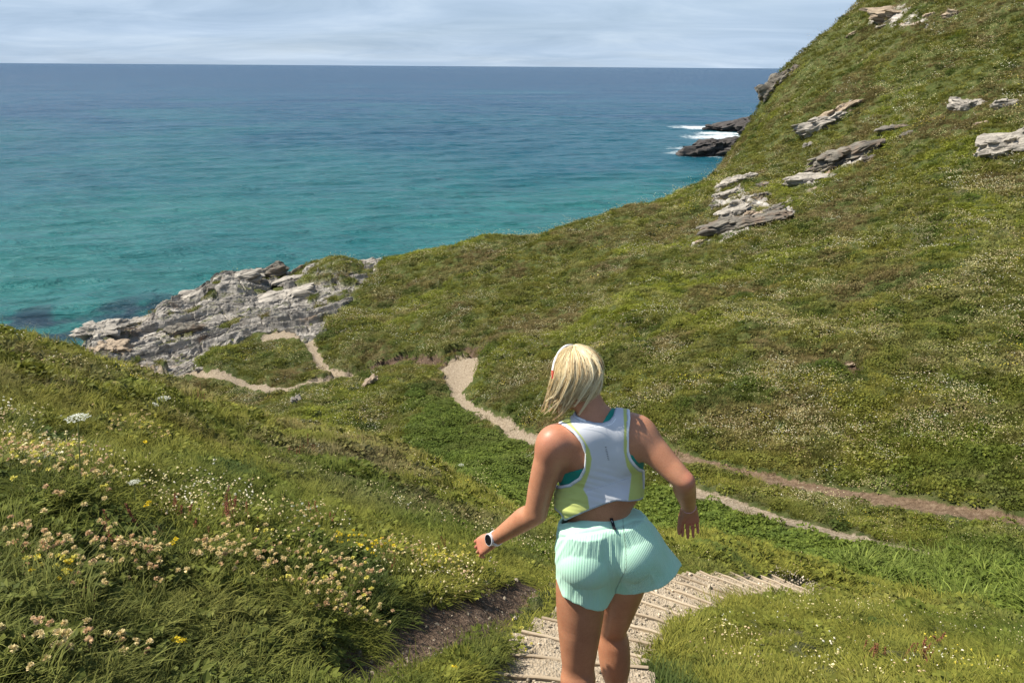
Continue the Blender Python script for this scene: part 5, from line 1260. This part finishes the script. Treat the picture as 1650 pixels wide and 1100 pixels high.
# black tab hanging from the waistband
mb = MB(); p0, p1 = surf(983.5, 830.5, Vs), surf(991, 852, Vs)
tb = []
for i in range(6):
    f = i / 5; c = surf(983.8 + 6.4 * f, 831.5 + 21 * f, Vs, 4) - FW * .008; s_ = RT * .0058 - UP * .0012
    tb += [c - s_ - foot, c + s_ - foot, c + s_ + FW * .003 - foot, c - s_ + FW * .003 - foot]
Fb = [(4 * i + j, 4 * i + (j + 1) % 4, 4 * i + 4 + (j + 1) % 4, 4 * i + 4 + j) for i in range(5) for j in range(4)] + [(3, 2, 1, 0), (20, 21, 22, 23)]
mb.add(tb, Fb); c = surf(985.8, 839, Vs, 4) - FW * .0095; mb.add([c + UP * .005 - RT * .0022 - foot, c + UP * .005 - RT * .001 - foot, c - UP * .005 + RT * .0030 - foot, c - UP * .005 + RT * .0010 - foot], [(0, 1, 2, 3)], 1)
new_obj('waist_tab', mb.mesh('waist_tab', [simple_mat('black tab', (0.012, 0.012, 0.014), .5), simple_mat('white print', (.7, .7, .7), .6)], False), person)

# --- shoes and socks (below the picture's edge, on the treads)
M_SOCK = simple_mat('white sock', (0.75, 0.75, 0.74), .9); M_SHOE = simple_mat('white shoe', (0.70, 0.71, 0.70), .6); M_SOLE = simple_mat('shoe sole', (0.35, 0.60, 0.50), .6)
for an in (ankL, ankR):
    F = Field(an - [.08, .12, .13], an + [.08, .22, .09], .005)
    F.cap(an + [0, -.005, .05], an + [0, 0, -.01], .040, .040, .01); s_only = F.mesh(relax=1); child('sock', *s_only, [M_SOCK])
    F = Field(an - [.08, .12, .13], an + [.08, .24, .05], .005)
    F.ell(an + [0, -.02, -.045], (.042, .058, .042), k=.02); F.ell(an + [0, .07, -.055], (.046, .10, .036), k=.03); F.ell(an + [0, .14, -.062], (.045, .062, .026), k=.03)
    X, Y, Z = F.grid(); cutz = Z - (an[2] - .078); d = np.maximum(F.d, -cutz); shoe = child('shoe', *F.mesh(d.astype(np.float32), relax=1), [M_SHOE])
    d = np.maximum(F.d - .006, np.abs(Z - (an[2] - .078)) - .012); so = new_obj('sole', None); bpy.data.objects.remove(so)
    v_, q_ = F.mesh(d.astype(np.float32), relax=1); so = new_obj('sole', np_mesh('sole', v_ - foot, q_, [M_SOLE], True), shoe)

# --- hair
M_HAIR, g, b = material('blonde hair'); v = g.attr('v')
c = g.ramp((v, 2), [(0.0, (0.38, 0.225, 0.09)), (0.3, (0.66, 0.465, 0.225)), (0.65, (0.87, 0.69, 0.39)), (1.0, (0.96, 0.84, 0.58))]); link(g, c, b, 'Base Color')
b.inputs['Roughness'].default_value = 0.38; b.inputs['Specular IOR Level'].default_value = 0.5
rs = np.random.RandomState(8)
crown = hp(.004, .012, .098)
def hair_path(phi, L, out, wig):
    """phi: angle round the head from the face (0) over the right (90) to the back (180) and left (270)"""
    dh = np.array([math.sin(phi), math.cos(phi)]); P = []; c0 = hp(0, -.010, .006); rr = np.array([.060, .078, .089]) + out
    n = 12; fall = None; leftish = max(0.0, -math.sin(phi)); back = max(0.0, -math.cos(phi))
    for i in range(n + 1):
        s_ = L * i / n; th = s_ / .098 + .06
        if th < 1.50:
            bulge = 1 + .06 * math.sin(th * 1.9)
            p = c0 + hr * (math.sin(th) * dh[0] * rr[0] * bulge) + hf * (math.sin(th) * dh[1] * rr[1] * bulge) + hu * (math.cos(th) * rr[2]); fall = (p, s_)
        else:
            ds = s_ - fall[1]; p = fall[0] + unit(np.array([-.12, .03, -1.0])) * ds + (-hr * dh[0] - hf * dh[1]) * ds * (.10 + ds * 1.6)
        # wind from the right carries the ends to the left
        p = p + np.array([-1.0, .1, .05]) * (1.15 * max(0, s_ - .05) ** 2) * (.75 + .5 * back) + wig * (s_ / .24) ** 1.5
        q = p - c0; l = np.array([q @ hr, q @ hf, q @ hu]) / (rr * .985); m_ = np.linalg.norm(l)
        if m_ < 1: l = l / m_ * rr * .985; p = c0 + hr * l[0] + hf * l[1] + hu * l[2]
        P.append(p)
    return P
HV, HF, HA_ = [], [], []
def add_strand(P, r0, v_):
    b0 = len(HV); n = len(P); prev = None
    for i, p in enumerate(P):
        t_ = unit(P[min(i + 1, n - 1)] - P[max(i - 1, 0)]); u_ = unit(np.cross(t_, [0.3, 1, 0.1])); w_ = np.cross(t_, u_); r_ = r0 * (1 - .75 * (i / (n - 1)) ** 3) + .0001
        for a_ in (0, 2.094, 4.189): HV.append(p + r_ * (math.cos(a_) * u_ + math.sin(a_) * w_)); HA_.append(v_)
    for i in range(n - 1):
        for j in range(3): a_ = b0 + 3 * i + j; c_ = b0 + 3 * i + (j + 1) % 3; HF.append((a_, c_, c_ + 3, a_ + 3))
NCL = 230 if QUALITY >= 1 else 120
for c_i in range(NCL):
    phi = rs.uniform(R(70), R(325)); f_side = 1.0
    L = rs.uniform(.17, .285); out = rs.uniform(-.004, .010); wig = rs.normal(size=3) * .017; vb = np.clip(rs.normal(.64, .22), 0, 1)
    if R(70) < phi < R(120): L *= .86; out -= .006      # tucked behind the right ear
    G0 = hair_path(phi, L, out, wig); ks = np.linspace(0, 1, len(G0)); ph0 = rs.uniform(0, 6.28); cur = rs.uniform(.002, .008)
    for q in range(32):
        ph = phi + rs.normal() * .06; P = hair_path(ph, L * rs.uniform(.86, 1.03), out + rs.normal() * .0018, wig + rs.normal(size=3) * .002)
        P = [p + (g0 - p) * (.75 * k_ ** 2) * (1 if np.linalg.norm(g0 - p) < .06 else 0) + RT * cur * math.sin(ph0 + 7 * k_) * k_ for p, g0, k_ in zip(P, G0, ks)]
        add_strand(P, rs.uniform(.0005, .0011), float(np.clip(vb + rs.normal() * .17, 0, 1)))
for q in range(260):   # flyaways
    ph = rs.uniform(R(60), R(320)); P = hair_path(ph, rs.uniform(.10, .24), rs.uniform(.006, .018), rs.normal(size=3) * .02); add_strand(P, .00045, .8)
hair = child('hair', np.array(HV), np.array(HF), [M_HAIR], attrs={'v': np.array(HA_)}, label='chin length blonde hair blown to the left')
# solid under-layer so no scalp shows through
F = Field(headc - [.2, .2, .22], headc + [.17, .2, .16], .005)
F.ell(hp(0, -.012, .010), (.058, .075, .086), HR, k=.02)
for ph, L in ((150, .19), (180, .21), (210, .22), (240, .22), (270, .21), (120, .17), (295, .18), (165, .2), (195, .21), (225, .22), (255, .21)):
    P = hair_path(R(ph), L, -.018, np.zeros(3)); F.chain([(p, .019 if i < 9 else .012) for i, p in enumerate(P)][3:], .02)
X, Y, Z = F.grid(); face = (X - headc[0]) * hf[0] + (Y - headc[1]) * hf[1] + (Z - headc[2]) * hf[2] - ((X - headc[0]) * hu[0] + (Y - headc[1]) * hu[1] + (Z - headc[2]) * hu[2]) * .55
d = np.maximum(F.d, face - .035); v_, q_ = F.mesh(d.astype(np.float32), relax=2)
o = new_obj('under_hair', np_mesh('under_hair', v_ - foot, q_, [M_HAIR], True, {'v': np.full(len(v_), .30)}), person)
# white band over the top of the head with a red end
mb = MB(); P = []
for i in range(22):
    a_ = R(-84 + 168 * i / 21); P.append(hp(math.sin(a_) * (.070 + .012 * abs(math.sin(a_))), .040 - .016 * abs(math.sin(a_)), .004 + math.cos(a_) * .100) - foot)
V_, F_ = [], []
for i, p in enumerate(P):
    t_ = unit(P[min(i + 1, 21)] - P[max(i - 1, 0)]); o_ = unit(np.cross(t_, hf)); s_ = hf
    for a_, b_ in ((-.5, -.5), (-.5, .5), (.5, .5), (.5, -.5)): V_.append(p + s_ * a_ * .010 + o_ * b_ * .005)
F_ = [(4 * i + j, 4 * i + (j + 1) % 4, 4 * i + 4 + (j + 1) % 4, 4 * i + 4 + j) for i in range(21) for j in range(4)] + [(0, 1, 2, 3), (87, 86, 85, 84)]
mi = [1 if i in (0, 1, 19, 20) else 0 for i in range(21) for j in range(4)] + [1, 1]
hb = new_obj('headband', mesh_py('headband', V_, F_, [simple_mat('white plastic', (.80, .80, .80), .35, .5), simple_mat('red plastic', (.62, .03, .04), .35, .5)], False, mi), person); hb['label'] = 'white band over the hair with red ends'
# --- watch on the left wrist, bracelet on the right
def ring(name, c, axis, r, w, th, mat, ex=1.0, n=28):
    axis = unit(axis); u_ = unit(np.cross(axis, [0, 0, 1.0])); v_ = np.cross(axis, u_); V_ = []
    for i in range(n):
        a_ = 2 * math.pi * i / n; o_ = u_ * math.cos(a_) + v_ * math.sin(a_)
        for ra, wa in ((r, -.5), (r + th, -.42), (r + th, .42), (r, .5)): V_.append(c + o_ * ra + axis * w * wa - foot)
    F_ = [(4 * i + j, 4 * ((i + 1) % n) + j, 4 * ((i + 1) % n) + (j + 1) % 4, 4 * i + (j + 1) % 4) for i in range(n) for j in range(4)]
    return new_obj(name, mesh_py(name, V_, F_, [mat], True), person)
wc = lerp(eL, wL, .97)
strap = ring('watch', wc, fL, .0265, .021, .003, simple_mat('white strap', (.72, .72, .72), .5)); strap['label'] = 'white sports watch with a round black face'
wn = unit(-wc * .55 + np.array([-.45, -.35, .55])); wn = unit(wn - fL * np.dot(wn, fL))
def disc(c, n_, r, h, mat, name, parent, seg=32):
    u_ = unit(np.cross(n_, [0, 0, 1.0])); v_ = np.cross(n_, u_); V_ = [c - foot, c + n_ * h - foot]
    for i in range(seg):
        a_ = 2 * math.pi * i / seg; o_ = u_ * math.cos(a_) + v_ * math.sin(a_); V_ += [c + o_ * r - foot, c + o_ * r + n_ * h * .8 - foot, c + o_ * (r - .0012) + n_ * h - foot]
    F_ = []
    for i in range(seg):
        a_, b_ = 2 + 3 * i, 2 + 3 * ((i + 1) % seg); F_ += [(a_, b_, b_ + 1, a_ + 1), (a_ + 1, b_ + 1, b_ + 2, a_ + 2), (1, a_ + 2, b_ + 2), (0, b_, a_)]
    return new_obj(name, mesh_py(name, V_, F_, [mat], False), parent)
disc(wc + wn * .0255, wn, .0235, .009, simple_mat('watch case', (.55, .56, .58), .3, .6), 'watch_case', strap)
disc(wc + wn * .0335, wn, .0198, .0022, simple_mat('black glass', (.008, .008, .010), .12, .6), 'watch_face', strap)
br = ring('bracelet', lerp(eR, wR, .95), wR - eR, .0245, .005, .0022, simple_mat('pink cord', (.70, .38, .45), .7)); br['label'] = 'thin pink bracelet on the right wrist'

# ---------------------------------------------------------------- plants one can tell apart
RP = np.random.RandomState(77)
M_STEM = simple_mat('flower stalk', (0.20, 0.22, 0.07), .7, .2, (30, .3)); M_STEMR = simple_mat('red stalk', (0.24, 0.10, 0.06), .7, .2, (30, .3))
M_DRY = leafy_mat('papery thrift', (0.78, 0.64, 0.34), .3, .85, False, .22, .1); M_PINK = leafy_mat('pink brown thrift', (0.70, 0.50, 0.29), .3, .85, False, .22, .1)
M_YEL = leafy_mat('yellow petals', (0.78, 0.60, 0.03), .3, .6, False, .2, .2); M_PALEY = leafy_mat('lemon petals', (0.72, 0.66, 0.16), .3, .6, False, .2, .2)
M_WHITE = leafy_mat('white florets', (0.74, 0.76, 0.66), .25, .7, False, .12, .2); M_SEED = leafy_mat('red brown seeds', (0.30, 0.115, 0.075), .25, .8, False, .35, .1)
def petal_ball(name, mat, r, n, flat, rs):
    V, F_, A = [], [], []
    for i in range(n):
        u = rs.normal(size=3); u[2] = abs(u[2]) * flat - .25; u = unit_(u); s_ = unit_(np.cross(u, rs.normal(size=3))); b_ = len(V); L = r * rs.uniform(.8, 1.15); w = r * .34; c_ = unit_(np.cross(u, s_)); v_ = rs.rand()
        V += [u * L * .15, u * L * .75 + s_ * w, u * L * 1.05 + c_ * w * .3, u * L * .75 - s_ * w]; A += [v_] * 4; F_.append((b_, b_ + 1, b_ + 2, b_ + 3))
    return np_mesh(name, np.array(V), np.array(F_), [mat], False, {'v': np.array(A)})
def unit_(v): return v / (np.linalg.norm(v) + 1e-9)
rs = np.random.RandomState(4)
HEADS = {'dry': [petal_ball('thrift_head', M_DRY, .0115, 26, 1.0, rs) for _ in range(3)], 'pink': [petal_ball('thrift_head', M_PINK, .0115, 26, 1.0, rs) for _ in range(2)],
         'yellow': [petal_ball('yellow_head', M_YEL, .011, 20, .5, rs) for _ in range(2)], 'lemon': [petal_ball('lemon_head', M_PALEY, .012, 24, 1.2, rs) for _ in range(2)], 'white': [petal_ball('white_head', M_WHITE, .008, 18, .4, rs) for _ in range(2)]}
def clump(px, py, n, kinds, rad, h, label, cat, group, name='thrift_clump', sc=1.0):
    c, D = gp(px, py + h * FPX / max(2.0, at(px, py, 1)[1] * 0 + 1) * 0)
    root = empty(name, c); tag(root, label, cat, group); mb = MB()
    for i in range(n):
        th = RP.uniform(0, 6.28); r_ = rad * math.sqrt(RP.rand()); x, y = c[0] + r_ * math.cos(th), c[1] + r_ * math.sin(th); z = ground(x, y)[0]; hh = h * RP.uniform(.6, 1.15)
        top = np.array([x + RP.normal() * .03 + .05 * hh / .15, y + RP.normal() * .03, z + hh]); a_ = np.array([x, y, z - .01]); m_ = (a_ + top) / 2 + np.array([-.012, 0, .02])
        mb.tube([a_ - c, m_ - c, top - c], [.0013, .0011, .0009], 4, 0, False)
        kd = kinds[RP.randint(len(kinds))]; o = new_obj('flower_head', HEADS[kd][RP.randint(len(HEADS[kd]))], root); o.location = Vector(top - c); s_ = RP.uniform(.85, 1.35) * sc
        o.scale = (s_, s_, s_ * .85); o.rotation_euler = (RP.normal() * .35, RP.normal() * .35, RP.uniform(0, 6.28))
    new_obj('stems', mb.mesh('stems', [M_STEM]), root)
    return root
G_THR, G_YEL, G_SOR = 'dried thrift clumps on the near slope', 'yellow flowers on the near slope', 'sorrel stalks in the grass'
DP, DY, DPY = ['dry', 'dry', 'pink'], ['yellow'], ['dry', 'pink', 'lemon', 'dry']
def patch(cx_, cy_, rx, ry, k, n_, kinds, rad, h, label, cat, group, sc=1.0, name='thrift_clump'):
    n = int(n_ * 1.5)
    for i in range(k):
        a_ = RP.uniform(0, 6.28); r_ = math.sqrt(RP.rand()); clump(cx_ + rx * r_ * math.cos(a_), cy_ + ry * r_ * math.sin(a_), n + RP.randint(-2, 3), kinds, rad, h, label, cat, group, name, sc)
patch(95, 1075, 100, 22, 4, 6, DP, .10, .11, 'pinkish dried thrift heads in the bottom left corner', 'wildflower', G_THR, 1.1)
patch(55, 900, 60, 26, 4, 8, DP, .12, .13, 'dried thrift at the left edge above the dark grass hollow', 'wildflower', G_THR)
patch(45, 945, 55, 20, 2, 6, ['lemon', 'yellow'], .09, .11, 'lemon yellow flowers at the left edge below the thrift', 'wildflower', G_YEL, 1.0, 'yellow_flower')
patch(110, 955, 50, 12, 3, 5, DP, .09, .12, 'thrift heads right of the lemon yellow flowers', 'wildflower', G_THR)
patch(505, 965, 62, 44, 9, 11, DPY, .13, .13, 'cream thrift in the dense flower patch left of the bare earth track', 'wildflower', G_THR)
patch(560, 1000, 34, 26, 3, 7, DPY, .10, .11, 'thrift at the dark right end of the dense flower patch', 'wildflower', G_THR)
patch(235, 918, 75, 14, 5, 7, DP, .13, .12, 'row of thrift in the middle of the near slope', 'wildflower', G_THR)
patch(350, 925, 40, 22, 4, 8, DP, .11, .12, 'thrift tuft between the row of thrift and the dense patch', 'wildflower', G_THR)
patch(440, 880, 70, 20, 4, 7, DPY, .16, .12, 'thrift scattered just above the dense flower patch', 'wildflower', G_THR)
patch(65, 765, 65, 24, 7, 9, DPY, .18, .15, 'cream thrift round the tall wild carrot', 'wildflower', G_THR)
patch(205, 705, 40, 12, 5, 9, ['dry', 'lemon'], .25, .14, 'pale flowers to the right of the tall wild carrot', 'wildflower', G_THR)
patch(130, 800, 40, 24, 3, 7, DPY, .15, .13, 'thrift below the tall wild carrot', 'wildflower', G_THR)
patch(575, 890, 26, 10, 3, 9, DY, .14, .10, 'bright yellow flowers in the middle of the near slope', 'wildflower', G_YEL, .9, 'yellow_flower')
patch(665, 910, 36, 12, 3, 7, ['yellow', 'lemon'], .14, .10, 'yellow flowers left of the hand with the watch', 'wildflower', G_YEL, .85, 'yellow_flower')
patch(640, 895, 50, 14, 4, 7, DP, .15, .12, 'thrift among the yellow flowers left of the hand', 'wildflower', G_THR, .9)
patch(735, 920, 24, 16, 3, 8, ['lemon', 'dry', 'lemon'], .12, .11, 'pale lemon flowers directly below the hand with the watch', 'wildflower', G_YEL, .9, 'yellow_flower')
patch(480, 840, 30, 14, 2, 8, ['dry', 'white'], .14, .13, 'whitish flowers beside the middle sorrel stalks', 'wildflower', G_THR, .9)
patch(828, 1052, 14, 16, 2, 6, ['white', 'lemon'], .07, .10, 'small pale flowers at the left edge of the steps', 'wildflower', G_THR, .8)
patch(1290, 1005, 50, 10, 2, 6, ['white', 'dry'], .2, .06, 'small white flowers in the turf right of the steps', 'wildflower', G_THR, .8)
patch(1380, 1050, 60, 12, 2, 5, ['white', 'dry'], .15, .06, 'white flowers in front of the right hand sorrel', 'wildflower', G_THR, .8)
for px_, py_, lab in ((283, 1058, 'single yellow flower low in the grass at the bottom'), (268, 905, 'pair of bright yellow heads beside the row of thrift'), (232, 735, 'single yellow flower near the lower carrot'), (222, 838, 'single yellow flower under the lower carrot'), (725, 1094, 'single yellow flower at the bottom beside the steps')):
    clump(px_, py_, 2, ['yellow'], .012, .09, lab, 'wildflower', G_YEL, 'yellow_flower', 1.15)
def sorrel(px, py, n, h, label):
    c, D = gp(px, py); root = empty('sorrel', c); tag(root, label, 'wild plant', G_SOR)
    for i in range(n):
        x, y = c[0] + RP.normal() * .04, c[1] + RP.normal() * .04; z = ground(x, y)[0]; hh = h * RP.uniform(.7, 1.15); a_ = np.array([x, y, z - .01]) - c; top = a_ + np.array([RP.normal() * .03, RP.normal() * .02, hh])
        mb = MB(); mb.tube([a_, (a_ + top) / 2 + [.006, 0, 0], top], [.0020, .0016, .0008], 5, 0, False)
        st_ = new_obj('stalk', mb.mesh('stalk', [M_STEMR]), root); V, F_, A = [], [], []
        for q in range(90):
            f = RP.uniform(.45, 1.0); p = a_ + (top - a_) * f; u = unit_(RP.normal(size=3)); rr = .012 * (1.25 - f) * 1.3 * RP.rand() + .002; p = p + u * rr; s_ = .0034 * RP.uniform(.6, 1.3); w_ = unit_(np.cross(u, RP.normal(size=3))); b_ = len(V); v_ = RP.rand()
            V += [p - w_ * s_, p + u * s_, p + w_ * s_, p - u * s_]; A += [v_] * 4; F_.append((b_, b_ + 1, b_ + 2, b_ + 3))
        new_obj('seed_spike', np_mesh('seed_spike', np.array(V), np.array(F_), [M_SEED], False, {'v': np.array(A)}), st_)
for px_, py_, n_, h_, lab in ((240, 868, 3, .16, 'pair of red brown sorrel stalks at the left'), (168, 872, 2, .15, 'thin sorrel stalks left of the pair'), (285, 835, 4, .14, 'short dark red sorrel below the lower carrot'), (372, 852, 5, .20, 'tall red brown sorrel in the middle of the near slope'),
                              (392, 850, 5, .18, 'sorrel on the right side of the tall middle one'), (524, 848, 5, .18, 'red sorrel beside the whitish flowers'), (300, 862, 2, .12, 'small sorrel between the pair and the tall one'), (586, 910, 3, .10, 'dark sorrel behind the bright yellow flowers'),
                              (640, 925, 3, .10, 'low sorrel left of the hand with the watch'), (722, 898, 3, .13, 'sorrel just left of the fingers'), (104, 975, 3, .08, 'low dark red sorrel near the left edge'), (138, 725, 3, .13, 'sorrel behind the tall wild carrot stem'),
                              (1395, 1060, 3, .15, 'left sorrel right of the steps'), (1412, 1068, 3, .15, 'second sorrel right of the steps'), (1465, 1070, 5, .18, 'largest sorrel right of the steps with yellowish tips'), (1484, 1068, 4, .14, 'sorrel beside the largest one right of the steps'),
                              (1505, 1040, 3, .10, 'small sorrel at the far right'), (470, 745, 4, .25, 'far sorrel on the crest of the near slope'), (330, 665, 4, .4, 'rusty sorrel on the skyline of the near slope'), (505, 735, 4, .25, 'second far sorrel on the crest of the near slope')):
    sorrel(px_, py_, n_, h_, lab)
def carrot(px, py, tx, ty, r, label, n=30):
    c, D = gp(px, py); a_, q_ = azq(tx, ty); top = np.array([math.sin(a_) * D, math.cos(a_) * D, q_ * D]) - c
    root = empty('wild_carrot', c); tag(root, label, 'wild plant'); mb = MB(); nk = top - np.array([0, 0, .35 * r + .01])
    mb.tube([[0, 0, -.02], nk * .5 + [.004, 0, 0], nk], [.0035, .003, .0022], 6, 0, False)
    for i in range(n):
        th = i * 2.39996; rr = r * math.sqrt((i + .5) / n); p = top + np.array([rr * math.cos(th), rr * math.sin(th), -.25 * rr * rr / r]); mb.tube([nk, (nk + p) / 2 - [0, 0, .003], p], .0006, 3, 0, False)
    new_obj('stem', mb.mesh('stem', [M_STEM]), root); V, F_, A = [], [], []
    for i in range(n):
        th = i * 2.39996; rr = r * math.sqrt((i + .5) / n); p0 = top + np.array([rr * math.cos(th), rr * math.sin(th), -.25 * rr * rr / r + .001])
        for q in range(16):
            p = p0 + RP.normal(size=3) * [r * .09, r * .09, r * .025]; s_ = r * .045 * RP.uniform(.7, 1.3); n_ = unit_(np.array([0, 0, 1.]) + RP.normal(size=3) * .3); u = unit_(np.cross(n_, RP.normal(size=3))); w_ = np.cross(n_, u); b_ = len(V); v_ = RP.rand()
            V += [p - u * s_, p - w_ * s_, p + u * s_, p + w_ * s_]; A += [v_] * 4; F_.append((b_, b_ + 1, b_ + 2, b_ + 3))
    new_obj('umbel', np_mesh('umbel', np.array(V), np.array(F_), [M_WHITE], False, {'v': np.array(A)}), root)
carrot(128, 792, 124, 670, .046, 'tall wild carrot with a broad white flower head at the left')
carrot(214, 836, 216, 775, .024, 'shorter wild carrot with a small white flower head')
carrot(262, 662, 262, 640, .085, 'white umbel farther up the near slope', 26)
carrot(240, 668, 243, 651, .075, 'smaller white umbel left of the farther one', 22)
carrot(742, 758, 743, 748, .14, 'white flower head in the green gully', 20)
